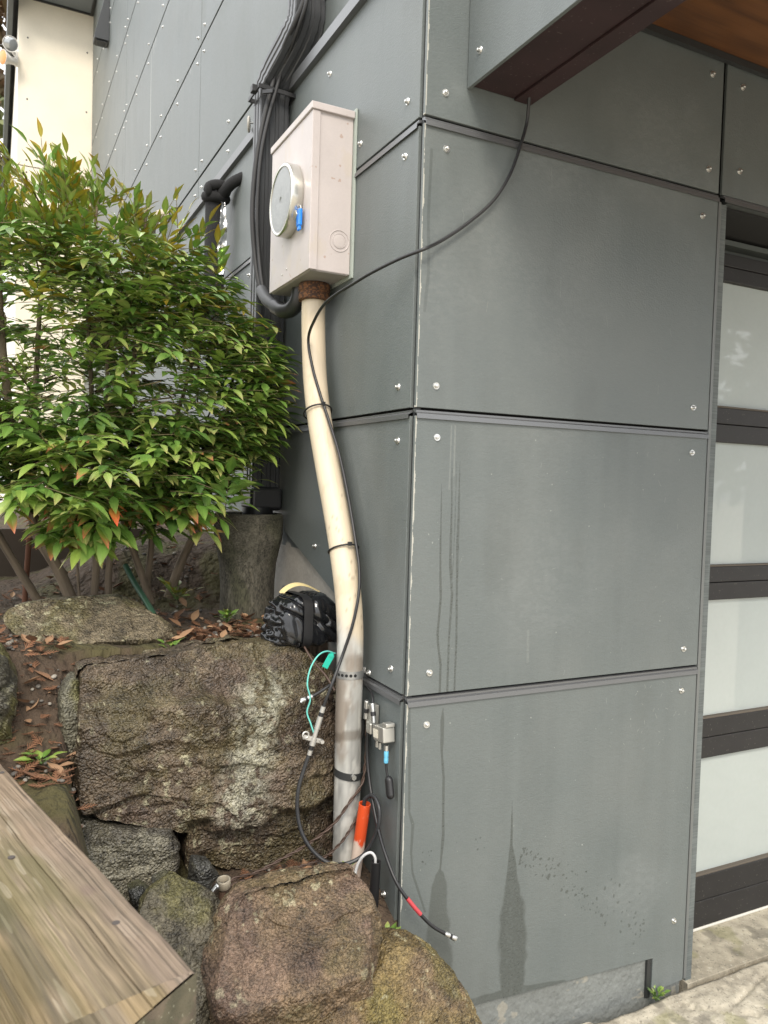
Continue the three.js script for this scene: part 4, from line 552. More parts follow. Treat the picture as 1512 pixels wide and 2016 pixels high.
// stone colour: base tones, lichen flecks, moss patches
function stone(base, base2, o = {}) {
  const { lich = 0.5, moss = 0.3, s = 0, lichC = [0.52, 0.49, 0.33], mossC = [0.15, 0.14, 0.035], band = null, purple = 0 } = o;
  return (x, y, z) => {
    const n = fbm(x * 11, y * 11, z * 11 + s, 4), f = fbm(x * 60, y * 60, z * 60 + s, 3); let c = mix3(base, base2, clamp(1.8 * n - 0.4)); c = c.map((q) => q * (0.45 + 1.1 * f));
    if (purple) c = mix3(c, [0.16, 0.095, 0.095], purple * sstep(0.48, 0.62, fbm(x * 7, y * 7 + 4, z * 7 + s, 3)));
    c = mix3(c, mossC, moss * sstep(0.5, 0.66, fbm(x * 13 + 7, y * 13, z * 13 + s, 4)));
    const p = sstep(0.42, 0.62, fbm(x * 6 + 2, y * 6, z * 6 + s * 3, 3)), l1 = sstep(0.62, 0.70, fbm(x * 75, y * 75, z * 75 + s, 3)), l2 = sstep(0.70, 0.74, fbm(x * 42 + 9, y * 42, z * 42 + s, 4)) * sstep(0.3, 0.6, noise3(x * 190, y * 190, z * 190 + s));
    c = mix3(c, lichC, lich * Math.max(l1 * p, l2 * 0.8));
    if (band) { const b = band(x, y); if (b > 0) c = mix3(c, mix3([0.40, 0.38, 0.27], [0.55, 0.54, 0.45], noise3(x * 200, y * 200, s)), b * sstep(0.4, 0.62, fbm(x * 70, y * 70, z * 70 + 4 + s, 3) + 0.12 * b)); }
    return c;
  };
}
const RO = {
  flat: [-0.6, [[-0.761, 0.967], [-0.745, 0.984], [-0.667, 0.999], [-0.599, 1.002], [-0.540, 1.004], [-0.492, 0.998], [-0.417, 0.969], [-0.371, 0.934], [-0.355, 0.893], [-0.402, 0.870], [-0.452, 0.854], [-0.514, 0.845], [-0.585, 0.836], [-0.632, 0.857], [-0.700, 0.886], [-0.735, 0.905], [-0.727, 0.929], [-0.753, 0.943]]],
  big: [-0.17, [[-0.636, 0.914], [-0.619, 0.933], [-0.551, 0.943], [-0.462, 0.953], [-0.347, 0.965], [-0.212, 0.956], [-0.146, 0.929], [-0.100, 0.896], [-0.085, 0.846], [-0.088, 0.670], [-0.09, 0.445], [-0.12, 0.429], [-0.199, 0.440], [-0.303, 0.475], [-0.380, 0.502], [-0.434, 0.520], [-0.436, 0.603], [-0.487, 0.621], [-0.566, 0.639], [-0.637, 0.671], [-0.640, 0.750], [-0.637, 0.849]]],
  leftdark: [-0.35, [[-0.95, 0.98], [-0.768, 0.966], [-0.748, 0.929], [-0.731, 0.885], [-0.726, 0.809], [-0.737, 0.761], [-0.766, 0.730], [-0.95, 0.70]]],
  sliver: [-0.22, [[-0.665, 0.879], [-0.641, 0.913], [-0.622, 0.896], [-0.619, 0.69], [-0.633, 0.66], [-0.653, 0.69], [-0.666, 0.818]]],
  lowdark: [-0.14, [[-0.90, 0.719], [-0.716, 0.717], [-0.672, 0.735], [-0.647, 0.726], [-0.635, 0.680], [-0.635, 0.641], [-0.662, 0.58], [-0.90, 0.55]]],
  grey: [-0.14, [[-0.70, 0.640], [-0.658, 0.656], [-0.589, 0.653], [-0.462, 0.630], [-0.446, 0.590], [-0.449, 0.505], [-0.490, 0.485], [-0.549, 0.478], [-0.596, 0.485], [-0.70, 0.51]]],
  mossy: [0.04, [[-0.544, 0.539], [-0.523, 0.561], [-0.483, 0.578], [-0.432, 0.551], [-0.382, 0.512], [-0.387, 0.460], [-0.415, 0.36], [-0.443, 0.33], [-0.51, 0.33], [-0.553, 0.42]]],
  front: [0.12, [[-0.456, 0.461], [-0.415, 0.533], [-0.379, 0.556], [-0.303, 0.568], [-0.214, 0.569], [-0.161, 0.566], [-0.134, 0.537], [-0.105, 0.476], [-0.111, 0.417], [-0.134, 0.371], [-0.258, 0.332], [-0.355, 0.315], [-0.420, 0.33], [-0.452, 0.39]]],
  right: [0.17, [[-0.42, 0.30], [-0.361, 0.343], [-0.278, 0.382], [-0.159, 0.418], [-0.102, 0.448], [-0.035, 0.437], [0.030, 0.377], [0.068, 0.309], [0.092, 0.233], [0.105, 0.02], [-0.42, 0.0]]],
  cobble: [-0.1, [[-0.419, 0.549], [-0.386, 0.541], [-0.364, 0.507], [-0.385, 0.46], [-0.436, 0.46]]],
  cobble2: [-0.06, [[-0.551, 0.534], [-0.528, 0.542], [-0.504, 0.523], [-0.509, 0.47], [-0.540, 0.47]]],
  cobble3: [-0.08, [[-0.501, 0.527], [-0.472, 0.534], [-0.450, 0.517], [-0.454, 0.46], [-0.486, 0.46]]],
};
for (const k of ['big', 'sliver', 'lowdark', 'grey']) { const dz = 0.13, f = (1.438 - RO[k][0] + dz) / (1.438 - RO[k][0]); RO[k] = [RO[k][0] - dz, RO[k][1].map(([x, y]) => [-0.784 + (x + 0.784) * f, 1.313 + (y - 1.313) * f])]; }
function boulder(key, label, o, mat = rockStd) { const [z, out] = RO[key]; return solo('boulder', rockGeo({ out, z, ...o }), mat, label, 'boulder'); }
const brown = [0.105, 0.078, 0.05], brown2 = [0.19, 0.15, 0.105];
boulder('flat', 'long flat lichen speckled boulder lying at the foot of the shrub', { front: 0.11, back: 0.2, tilt: -0.35, amp: 0.03, seed: 3, k: 4, facets: 8, planes: [[0.0, 0.75, 0.65, 0.5], [0.1, -0.7, 0.7, 0.8]], NT: 300, NS: 60, col: stone([0.14, 0.112, 0.072], [0.27, 0.22, 0.145], { lich: 0.75, moss: 0.45, s: 3 }) });
boulder('big', 'largest brown boulder with pale lichen streak behind the pipe', {
  c: [-0.326, 0.672], front: 0.12, back: 0.22, tilt: -0.06, amp: 0.03, seed: 8, k: 9, facets: 5, planes: [[0, 0.85, 0.52, 0.95], [-0.1, -0.5, 0.85, 1.05]], NT: 640, NS: 190, freq: 7,
  feat: (X, Y) => { const x = -0.784 + (X + 0.784) / 1.081, y = 1.313 + (Y - 1.313) / 1.081; const w = 0.03 * (fbm(x * 12, y * 12, 5, 3) - 0.5); let d = 0; d -= 0.05 * sstep(0.865, 0.885, y + w + 0.1 * (x + 0.36) * (x < -0.36 ? 0 : 1)) * sstep(-0.15, -0.3, x); d -= 0.03 * sstep(-0.5, -0.53, x + w) * sstep(0.83, 0.85, y + w); d -= 0.05 * sstep(0.64, 0.60, y + w) * sstep(-0.46, -0.4, x) * (1 - 0.8 * sstep(0.03, 0.0, Math.abs(x + 0.33 + w) - 0.055) * sstep(0.585, 0.605, y + w)); d -= 0.02 * sstep(0.012, 0, Math.abs(y - 0.672 - 0.25 * (x + 0.6) + w)) * sstep(-0.5, -0.56, x); d -= 0.012 * sstep(0.01, 0, Math.abs(x + 0.24 + w * 1.5 + 0.2 * (y - 0.8))) * sstep(0.7, 0.8, y); return d; },
  col: stone([0.072, 0.052, 0.034], [0.155, 0.116, 0.078], { lich: 0.6, moss: 0.22, s: 8, purple: 0.15, band: (X, Y, x = -0.784 + (X + 0.784) / 1.081, y = 1.313 + (Y - 1.313) / 1.081) => 0.75 * sstep(0.07, 0.01, Math.abs(x + 0.315 - 0.25 * (y - 0.72) + 0.05 * (fbm(x * 14, y * 14, 3, 3) - 0.5))) * sstep(0.92, 0.86, y) * sstep(0.56, 0.66, y) }),
}, rockMat(0.5));
boulder('leftdark', 'dark mossy boulder cut off by the left edge of the picture', { front: 0.12, back: 0.14, amp: 0.03, seed: 14, k: 2.6, NT: 200, NS: 50, col: stone([0.06, 0.056, 0.042], [0.11, 0.1, 0.075], { lich: 0.3, moss: 0.6, s: 14 }) });
boulder('sliver', 'thin upright stone sliver wedged against the left side of the largest boulder', { front: 0.06, back: 0.08, amp: 0.014, seed: 19, k: 5, NT: 140, NS: 30, col: stone([0.12, 0.11, 0.08], [0.2, 0.19, 0.14], { lich: 0.3, moss: 0.7, s: 19 }) });
boulder('lowdark', 'dark slate boulder just above the timber rail', { front: 0.1, back: 0.1, amp: 0.022, seed: 23, k: 2.8, NT: 200, NS: 45, col: stone([0.075, 0.067, 0.053], [0.135, 0.12, 0.096], { lich: 0.12, moss: 0.2, s: 23 }) }, rockWet);
boulder('grey', 'squarish grey stone with dry pale patch under the largest boulder', { front: 0.1, back: 0.1, amp: 0.014, seed: 27, k: 8, facets: 4, NT: 260, NS: 60, col: (() => { const f = stone([0.09, 0.08, 0.064], [0.15, 0.135, 0.108], { lich: 0.1, moss: 0.1, s: 27 }); return (x, y, z) => { const d = Math.hypot((x + 0.535) / 0.095, (y - 0.515) / 0.06) + 0.7 * (fbm(x * 26, y * 26, 4, 4) - 0.5); const n = fbm(x * 120, y * 120, 9, 2); return mix3(f(x, y, z), [0.27 * (0.7 + 0.6 * n), 0.25 * (0.7 + 0.6 * n), 0.19 * (0.7 + 0.6 * n)], 0.85 * sstep(1.1, 0.9, d)); }; })() }, rockWet);
boulder('mossy', 'low mossy boulder between the timber rail end and the ground rod', { front: 0.12, back: 0.07, tilt: -0.3, amp: 0.018, seed: 31, k: 5, facets: 5, planes: [[0.05, 0.72, 0.68, 0.45], [0.5, -0.1, 0.8, 0.9]], NT: 240, NS: 60, col: stone([0.075, 0.066, 0.046], [0.135, 0.118, 0.083], { lich: 0.35, moss: 0.45, s: 31, mossC: [0.14, 0.13, 0.02] }) });
boulder('front', 'purplish brown boulder in front of the orange pipe', { front: 0.12, back: 0.13, tilt: -0.15, amp: 0.022, seed: 36, k: 9, facets: 2, planes: [[0.06, 0.8, 0.6, 0.46], [0.85, 0.1, 0.5, 0.9], [0.0, -0.45, 0.9, 0.92]], NT: 520, NS: 150, freq: 7, col: stone([0.115, 0.076, 0.046], [0.20, 0.138, 0.084], { lich: 0.65, moss: 0.2, s: 36, purple: 0.25 }) });
boulder('right', 'rounded olive brown boulder touching the grey wall at the bottom', { c: [-0.12, 0.25], front: 0.12, back: 0.13, tilt: -0.1, amp: 0.018, seed: 41, k: 3.2, facets: 7, planes: [[0.1, 0.75, 0.65, 0.75]], NT: 520, NS: 150, freq: 6, col: stone([0.13, 0.09, 0.035], [0.24, 0.175, 0.075], { lich: 0.7, moss: 0.5, s: 41, purple: 0.3, mossC: [0.16, 0.14, 0.03] }) });
boulder('cobble', 'small dark cobble behind the ground rod clamp', { front: 0.03, back: 0.05, amp: 0.012, seed: 46, k: 2.4, NT: 90, NS: 22, col: stone([0.045, 0.045, 0.042], [0.08, 0.078, 0.07], { lich: 0.1, s: 46 }) }, rockWet);
boulder('cobble2', 'small dark cobble beside the timber rail under the grey stone', { front: 0.03, back: 0.04, amp: 0.01, seed: 47, k: 2.4, NT: 90, NS: 22, col: stone([0.04, 0.042, 0.04], [0.07, 0.07, 0.065], { lich: 0.1, s: 47 }) }, rockWet);
boulder('cobble3', 'small dark cobble above the low mossy boulder', { front: 0.03, back: 0.04, amp: 0.01, seed: 48, k: 2.4, NT: 90, NS: 22, col: stone([0.05, 0.05, 0.046], [0.09, 0.088, 0.08], { lich: 0.1, s: 48 }) }, rockWet);

// ───────────────────────── black plastic bundle ─────────────────────────
{
  const b = thing('plastic_bundle', 'bundle wrapped in shiny black plastic and tape beside the conduit', 'bundle', [-0.112, 0.918, -0.325]);
  const g0 = new THREE.BoxGeometry(0.175, 0.125, 0.14, 120, 80, 80), p = g0.attributes.position;
  for (let i = 0; i < p.count; i++) {
    let x = p.getX(i), y = p.getY(i), z = p.getZ(i); const nx = x / 0.0875, ny = y / 0.0625, nz = z / 0.07; const L = Math.pow(Math.abs(nx) ** 4.4 + Math.abs(ny) ** 4.4 + Math.abs(nz) ** 4.4, 1 / 4.4); const k = Math.max(Math.abs(nx), Math.abs(ny), Math.abs(nz)) / L;
    x *= k; y *= k; z *= k; x *= 1 - 0.14 * (y / 0.0625); z *= 1 - 0.08 * (y / 0.0625);
    const fold = Math.abs(2 * fbm(x * 16 + 3, y * 34 + x * 24, z * 16, 2) - 1), pull = 0.5 + 0.5 * Math.sin(x * 260 + 5 * fbm(x * 30, y * 20, z * 30, 2)); const d = -0.012 * (1 - fold) ** 6 + 0.006 * (fbm(x * 75 + 9 * y, y * 12, z * 75, 2) - 0.5) + 0.003 * (fbm(x * 14, y * 14, z * 14, 2) - 0.5) + 0.0012 * pull * sstep(0.02, 0.0, Math.abs(x - 0.02) - 0.012);
    const l = Math.hypot(x, y, z); x += x / l * d; y += y / l * d; z += z / l * d; p.setXYZ(i, x, y + 0.058, z);
  }
  const g1 = mergeVertices((g0.deleteAttribute('uv'), g0.deleteAttribute('normal'), g0), 1e-5); g1.computeVertexNormals();
  part('wrap', g1, phy({ color: lin(0.007, 0.0075, 0.009), roughness: 0.22, clearcoat: 0.4, clearcoatRoughness: 0.1 }), b);
  const tape = std({ color: lin(0.011, 0.011, 0.012), roughness: 0.4 });
  const band = (x, w, tilt) => { const G = []; for (const [px, pw] of [[x, w]]) { const s = new THREE.Shape(); const pts = []; for (let i = 0; i < 40; i++) { const a = i / 40 * 2 * Math.PI, cx = Math.cos(a), sy = Math.sin(a), q = Math.pow(Math.abs(cx) ** 5 + Math.abs(sy) ** 5, -1 / 5); pts.push(V(0, 0.0625 * sy * q, 0.0705 * cx * q)); } const pos = [], idx = []; pts.forEach((v) => { const tw = 1 - 0.08 * (v.y / 0.0625); pos.push(px - pw / 2, v.y + 0.058, v.z * tw * 1.02, px + pw / 2, v.y + 0.058, v.z * tw * 1.02); }); for (let i = 0; i < 40; i++) { const a = i * 2, c = ((i + 1) % 40) * 2; idx.push(a, a + 1, c, c, a + 1, c + 1); } const g = new THREE.BufferGeometry(); g.setAttribute('position', new THREE.Float32BufferAttribute(pos, 3)); g.setIndex(idx); g.computeVertexNormals(); G.push(g); } const m = part('tape_band', joined(G), tape, b); m.material.side = THREE.DoubleSide; m.rotation.z = tilt; return m; };
  band(-0.028, 0.024, -0.06);
  const st = []; for (let i = 0; i <= 24; i++) { const t = i / 24; st.push([-0.045 + 0.10 * t, 0.116 + 0.022 * Math.sin(Math.PI * Math.pow(t, 0.8)), -0.03 + 0.02 * t]); }
  const pos = [], idx = []; st.forEach(([x, y, z], i) => { pos.push(x, y + 0.004, z - 0.009, x, y - 0.002, z + 0.009); if (i) { const a = i * 2; idx.push(a - 2, a - 1, a, a, a - 1, a + 1); } }); const sg = new THREE.BufferGeometry(); sg.setAttribute('position', new THREE.Float32BufferAttribute(pos, 3)); sg.setIndex(idx); sg.computeVertexNormals();
  part('yellow_strap', sg, std({ color: lin(0.55, 0.45, 0.22), roughness: 0.6, side: THREE.DoubleSide }), b);
  b.rotation.y = 0.15;
}

// ───────────────────────── timber rail in the foreground ─────────────────────────
{
  const woodTex = makeTex(1600, 900, (i, j) => {
    const x = i / 1600 * 1.1, y = j / 900 * 0.5, gr = fbm(x * 9, y * 230, 3, 4), kn = Math.min(...[[0.35, 0.06], [0.62, 0.1], [0.9, 0.03], [0.18, 0.115]].map(([kx, ky]) => Math.hypot((x - kx) * 0.7, y - ky))), band = fbm(x * 2.2, y * 34, 9, 4), fib = noise3(x * 30, y * 560, 5), al = sstep(0.5, 0.68, fbm(x * 6, y * 16, 21, 4)), pk = sstep(0.52, 0.66, fbm(x * 4 + 8, y * 22, 29, 4));
    let c = mix3([0.135, 0.105, 0.065], [0.34, 0.28, 0.19], clamp(1.6 * band - 0.3)); c = c.map((q) => q * (0.35 + 0.8 * gr + 0.55 * fib)); c = mix3(c, [0.36, 0.29, 0.24], 0.4 * pk); c = mix3(c, [0.36, 0.26, 0.10], 0.4 * sstep(0.55, 0.7, fbm(x * 2 + 3, y * 30, 91, 3))); c = mix3(c, [0.145, 0.13, 0.055], 0.75 * Math.max(al, sstep(0.42, 0.62, fbm(x * 5, y * 12, 101, 4)) * sstep(0.4, 0.6, gr))); c = mix3(c, [0.10, 0.065, 0.045], 0.7 * sstep(0.012, 0.004, kn + 0.006 * (gr - 0.5))); const fl = sstep(0.73, 0.76, fbm(x * 13, y * 110, 41, 2)); c = mix3(c, [0.5, 0.46, 0.36], fl * 0.35); const yy = y + 0.012 * (fbm(x * 7, y * 40, 111, 3) - 0.5) + 0.03 * (fbm(x * 3, y * 5, 121, 2) - 0.5); c = mix3(c, mix3(c, [0.34, 0.27, 0.225], 0.55), sstep(0.05, 0.035, yy)); c = mix3(c, c.map((q, k) => q * [0.5, 0.52, 0.42][k]), 0.85 * sstep(0.085, 0.115, yy) * sstep(0.25, 0.5, fbm(x * 14, y * 60, 131, 3))); return c;
  });
  const woodBump = makeTex(1024, 700, (i, j) => { const x = i / 1024 * 1.1, y = j / 700 * 0.5; const v = 0.6 * fbm(x * 7, y * 260, 3, 4) + 0.4 * fbm(x * 2, y * 34, 9, 4); return [v, v, v]; }, false);
  const wm = std({ map: rep(woodTex, 1 / 1.1, 1 / 0.5), color: lin(0.64, 0.60, 0.56), bumpMap: rep(woodBump, 1 / 1.1, 1 / 0.5), bumpScale: 0.006, roughness: 0.8 });
  const wEnd = makeTex(256, 256, (i, j) => { const r = Math.hypot(i - 300, j - 280) / 9 + 2 * fbm(i / 20, j / 20, 3, 3), n = fbm(i / 12, j / 12, 8, 4), al = sstep(0.45, 0.6, fbm(i / 30, j / 30, 19, 4)); let c = mix3([0.085, 0.066, 0.045], [0.14, 0.11, 0.075], 0.5 + 0.5 * Math.sin(r)); c = c.map((q) => q * (0.7 + 0.6 * n)); c = mix3(c, [0.06, 0.065, 0.035], 0.5 * al); return noise3(i / 5, j / 5, 9) > 0.93 ? [0.4, 0.4, 0.3] : c; });
  const rail = thing('timber_rail', 'weathered thick timber rail slanting in from the lower left foreground', 'timber rail', [-0.6085, 0.85, 0.7229]);
  // plan of the rail: axis towards -d, mitred near end; split lengthwise by a check
  const d = [0.2386, 0.9711], w = [-0.9711, 0.2386];       // (x, z) along the rail and across it
  const P = (a, b) => [d[0] * a + w[0] * b, d[1] * a + w[1] * b];
  const cut = (b) => b * 0.46;
  const slab = (b0, b1, drop) => {
    const Y0 = -0.145, N = 120, L = 1.7, pos = [], uv = [], idx = []; const prof = [[b0, Y0], [b0, -0.007], [b0 + 0.002, -0.003], [b0 + 0.006, 0], [0.0535, 0], [0.0542, -0.005], [0.0551, -0.0006], [b1 - 0.006, -0.0008], [b1 - 0.002, -0.004], [b1, -0.008], [b1, Y0]];
    for (let i = 0; i <= N; i++) for (let k = 0; k < prof.length; k++) { const [b, y] = prof[k], a = mix(cut(b), -L, i / N), [x, z] = P(a, b); const wob = 0.005 * (fbm(a * 14, b * 40, 3, 4) - 0.5); pos.push(x, y + (y > -0.1 ? wob : 0), z); uv.push(a, k < 2 ? y + b : b + (k > 8 ? -y : 0)); }
    const M = prof.length; for (let i = 0; i < N; i++) for (let k = 0; k < M; k++) { const k2 = (k + 1) % M; idx.push(i * M + k, i * M + k2, (i + 1) * M + k, i * M + k2, (i + 1) * M + k2, (i + 1) * M + k); }
    let g = new THREE.BufferGeometry(); g.setAttribute('position', new THREE.Float32BufferAttribute(pos, 3)); g.setAttribute('uv', new THREE.Float32BufferAttribute(uv, 2)); g.setIndex(idx); return toCreasedNormals(g, 0.7);
  };
  part('beam', slab(0, 0.14, 0), wm, rail);
  const eg = new THREE.BufferGeometry(), ep = [], eu = [], ei = []; [[0.0, -0.145], [0.0, -0.003], [0.07, -0.002], [0.14, -0.004], [0.14, -0.145], [0.07, -0.145]].forEach(([b, y]) => { const [x, z] = P(cut(b) + 0.0006, b); ep.push(x, y, z); eu.push(b / 0.15, (y + 0.145) / 0.15); }); ei.push(0, 5, 1, 1, 5, 2, 2, 5, 3, 3, 5, 4); eg.setAttribute('position', new THREE.Float32BufferAttribute(ep, 3)); eg.setAttribute('uv', new THREE.Float32BufferAttribute(eu, 2)); eg.setIndex(ei.flatMap((q, i) => q)); eg.computeVertexNormals();
  part('end_grain', eg, std({ map: wEnd, roughness: 0.9, side: THREE.DoubleSide, bumpMap: rep(rockBump, 0.5), bumpScale: 0.002 }), rail);
  for (const [a, b] of [[-0.12, 0.03], [-0.33, 0.075], [-0.62, 0.012]]) { const [x, z] = P(a, b); part('nail_head', new THREE.CylinderGeometry(0.0042, 0.0042, 0.0012, 14), std({ color: lin(0.06, 0.05, 0.045), roughness: 0.7 }), rail, [x, -0.0006, z]); }
  { const [x, z] = P(-1.2, 0.07); part('post', box(x - 0.06, x + 0.06, -0.87, -0.148, z - 0.06, z + 0.06), wm, rail); }
  // lower timber, sloping down to the front
  const lt = thing('lower_timber', 'brown timber end showing just right of the weathered rail end', 'timber'); const lg = boxUV(new THREE.BoxGeometry(0.09, 0.09, 0.9, 1, 1, 12)); const lu = lg.attributes.uv; for (let i = 0; i < lu.count; i++) lu.setXY(i, lu.getY(i) * 3 + lg.attributes.position.getZ(i), lu.getX(i)); const m = part('beam', lg, std({ map: rep(woodTex, 0.6, 2), color: lin(0.45, 0.33, 0.24), roughness: 0.85 }), lt, [-0.525, 0.30, 0.36]); m.rotation.set(0.55, 0.5, 0);
}

// ───────────────────────── plants ─────────────────────────
const leafMat = phy({ vertexColors: true, roughness: 0.36, transmission: 0.4, thickness: 0, side: THREE.DoubleSide });
// leaflet along +x of length 1, normal +y, folded along the midrib
function leafGeo(c0, c1, tip, o = {}) {
  const { w = 0.172, fold = 0.24, droop = 0.2, twist = 0 } = o; const st = [[0, 0.02], [0.2, 0.7], [0.42, 1], [0.68, 0.72], [1, 0.0]]; const pos = [], col = [], idx = [];
  const pt = (t, s, h) => { const ww = w * h; const y = fold * Math.abs(s) * ww - droop * t * t + twist * s * ww * t; return [t - 0.02 * t * t, y, s * ww]; };
  for (const s of [-1, 1]) { const base = pos.length / 3; st.forEach(([t, h]) => { pos.push(...pt(t, 0, h), ...pt(t, s, h)); const e = sstep(0.55, 0.98, t); const m = mix3(mix3(c0, c1, t * 0.6), tip, e), ed = mix3(c0, tip, sstep(0.3, 0.9, t)); col.push(...mix3(m, [m[0] * 1.5 + 0.02, m[1] * 1.4 + 0.02, m[2] * 1.4], 0.45), ...ed); }); for (let i = 0; i < st.length - 1; i++) { const a = base + i * 2; if (s > 0) idx.push(a, a + 1, a + 2, a + 1, a + 3, a + 2); else idx.push(a, a + 2, a + 1, a + 1, a + 2, a + 3); } }
  const g = new THREE.BufferGeometry(); g.setAttribute('position', new THREE.Float32BufferAttribute(pos, 3)); g.setAttribute('color', new THREE.Float32BufferAttribute(col, 3)); g.setIndex(idx); g.computeVertexNormals(); return g;
}
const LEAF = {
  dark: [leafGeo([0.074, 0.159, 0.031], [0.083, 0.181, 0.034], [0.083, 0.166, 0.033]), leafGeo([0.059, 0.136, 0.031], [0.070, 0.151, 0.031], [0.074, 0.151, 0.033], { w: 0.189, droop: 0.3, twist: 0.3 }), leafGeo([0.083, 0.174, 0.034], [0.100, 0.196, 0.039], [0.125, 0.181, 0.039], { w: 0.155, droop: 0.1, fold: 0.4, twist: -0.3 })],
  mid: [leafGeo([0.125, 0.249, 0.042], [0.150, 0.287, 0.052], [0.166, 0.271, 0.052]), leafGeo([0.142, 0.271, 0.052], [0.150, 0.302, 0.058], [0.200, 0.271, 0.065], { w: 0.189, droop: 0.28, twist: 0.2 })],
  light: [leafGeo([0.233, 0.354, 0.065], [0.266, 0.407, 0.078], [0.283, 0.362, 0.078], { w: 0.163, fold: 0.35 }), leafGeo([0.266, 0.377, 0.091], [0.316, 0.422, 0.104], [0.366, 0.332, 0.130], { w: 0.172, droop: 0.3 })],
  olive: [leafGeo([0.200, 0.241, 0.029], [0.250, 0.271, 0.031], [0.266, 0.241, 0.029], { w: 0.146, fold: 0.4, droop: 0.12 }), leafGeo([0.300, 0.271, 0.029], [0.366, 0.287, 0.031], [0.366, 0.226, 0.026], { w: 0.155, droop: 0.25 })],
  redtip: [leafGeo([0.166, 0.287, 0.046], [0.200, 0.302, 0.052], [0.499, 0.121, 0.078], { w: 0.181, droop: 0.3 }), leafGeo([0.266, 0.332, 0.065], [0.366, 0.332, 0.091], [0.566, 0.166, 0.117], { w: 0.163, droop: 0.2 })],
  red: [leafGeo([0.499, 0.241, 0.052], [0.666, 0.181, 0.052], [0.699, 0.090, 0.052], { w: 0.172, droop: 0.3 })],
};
{
  const shrub = thing('leafy_shrub', 'large green leafy shrub with olive tops and red tipped lower leaves', 'shrub', [-0.5, 0.93, -0.85]);
  const O = V(-0.5, 0.93, -0.85), r = rngOf(2024);
  const bark = makeTex(128, 256, (i, j) => { const n = fbm(i / 5, j / 30, 3, 4), s = fbm(i / 20, j / 40, 8, 3); return [0.15 * (0.5 + n) * (0.7 + 0.6 * s), 0.115 * (0.5 + n) * (0.7 + 0.6 * s), 0.08 * (0.5 + n) * (0.7 + 0.6 * s)]; });
  const bm = std({ map: bark, roughness: 0.9, bumpMap: bark, bumpScale: 0.004 });
  const stems = [
    [[[-0.576, 0.93, -0.85], [-0.62, 1.04, -0.85], [-0.66, 1.12, -0.84], [-0.72, 1.3, -0.85], [-0.76, 1.6, -0.88], [-0.78, 1.95, -0.9]], 0.015], [[[-0.606, 1.03, -0.855], [-0.645, 1.08, -0.85], [-0.685, 1.16, -0.83], [-0.69, 1.35, -0.82], [-0.68, 1.65, -0.86], [-0.66, 2.02, -0.9]], 0.010],
    [[[-0.534, 0.93, -0.85], [-0.526, 1.05, -0.85], [-0.53, 1.2, -0.86], [-0.54, 1.5, -0.88], [-0.55, 1.8, -0.9], [-0.53, 2.08, -0.9]], 0.0095], [[[-0.494, 0.93, -0.85], [-0.49, 1.07, -0.85], [-0.47, 1.25, -0.86], [-0.44, 1.5, -0.87], [-0.42, 1.8, -0.88], [-0.40, 2.1, -0.88]], 0.009],
    [[[-0.387, 0.94, -0.88], [-0.374, 1.087, -0.88], [-0.36, 1.3, -0.86], [-0.30, 1.55, -0.82], [-0.24, 1.8, -0.8]], 0.009], [[[-0.37, 0.94, -0.87], [-0.41, 1.05, -0.86], [-0.46, 1.2, -0.84], [-0.50, 1.4, -0.8], [-0.52, 1.7, -0.76]], 0.010],
    [[[-0.318, 0.95, -0.9], [-0.28, 1.06, -0.9], [-0.245, 1.15, -0.88], [-0.2, 1.35, -0.82], [-0.17, 1.6, -0.78]], 0.013], [[[-0.567, 0.93, -0.83], [-0.578, 1.09, -0.83], [-0.58, 1.3, -0.82]], 0.004], [[[-0.66, 0.93, -1.0], [-0.80, 1.2, -1.0], [-0.92, 1.6, -0.95], [-0.98, 1.9, -0.9]], 0.011],
  ];
  const curves = stems.map(([P]) => curve(P));
  stems.forEach(([P, rr], k) => { const g = new THREE.TubeGeometry(curves[k], 50, rr, 12), p = g.attributes.position; for (let i = 0; i < p.count; i++) { const c = curves[k].getPointAt(Math.floor(i / 13) / 50), t = Math.floor(i / 13) / 50, s = mix(1.15, 0.35, t) * (1 + 0.22 * (fbm(p.getX(i) * 60, p.getY(i) * 25, p.getZ(i) * 60, 3) - 0.5)); p.setXYZ(i, c.x + (p.getX(i) - c.x) * s - O.x, c.y + (p.getY(i) - c.y) * s - O.y, c.z + (p.getZ(i) - c.z) * s - O.z); } g.computeVertexNormals(); part('stem', g, bm, shrub); });
  // crown volume (metres): leaning to the wall on the right, higher on the left
  const blobs = [[-0.58, 1.62, -0.84, 0.40, 0.44, 0.40], [-0.80, 1.72, -0.86, 0.40, 0.46, 0.40], [-0.32, 1.56, -0.76, 0.25, 0.38, 0.30], [-0.52, 1.30, -0.72, 0.40, 0.19, 0.34], [-0.42, 1.86, -0.86, 0.30, 0.26, 0.28], [-0.18, 1.53, -0.68, 0.13, 0.19, 0.18], [-1.05, 1.6, -0.85, 0.3, 0.5, 0.4], [-0.46, 1.16, -0.63, 0.2, 0.13, 0.16], [-0.17, 1.55, -0.62, 0.10, 0.2, 0.14], [-0.66, 2.0, -0.9, 0.28, 0.2, 0.22], [-0.86, 2.0, -0.85, 0.3, 0.22, 0.25]];
  const q = new THREE.Quaternion(), mtx = new THREE.Matrix4(), leaves = [], twigs = [];
  const addLeaf = (p, dir, up, len, kind) => { const x = dir.clone().normalize(), zz = x.clone().cross(up).normalize(), y = zz.clone().cross(x).normalize(); const L = LEAF[kind], g = L[Math.floor(r() * L.length)]; leaves.push({ m: new THREE.Matrix4().makeBasis(x, y, zz.clone()).scale(V(len, len, len)).setPosition(p.clone().sub(O)), g, s: len, p: p.clone() }); };
  let made = 0, guard = 0;
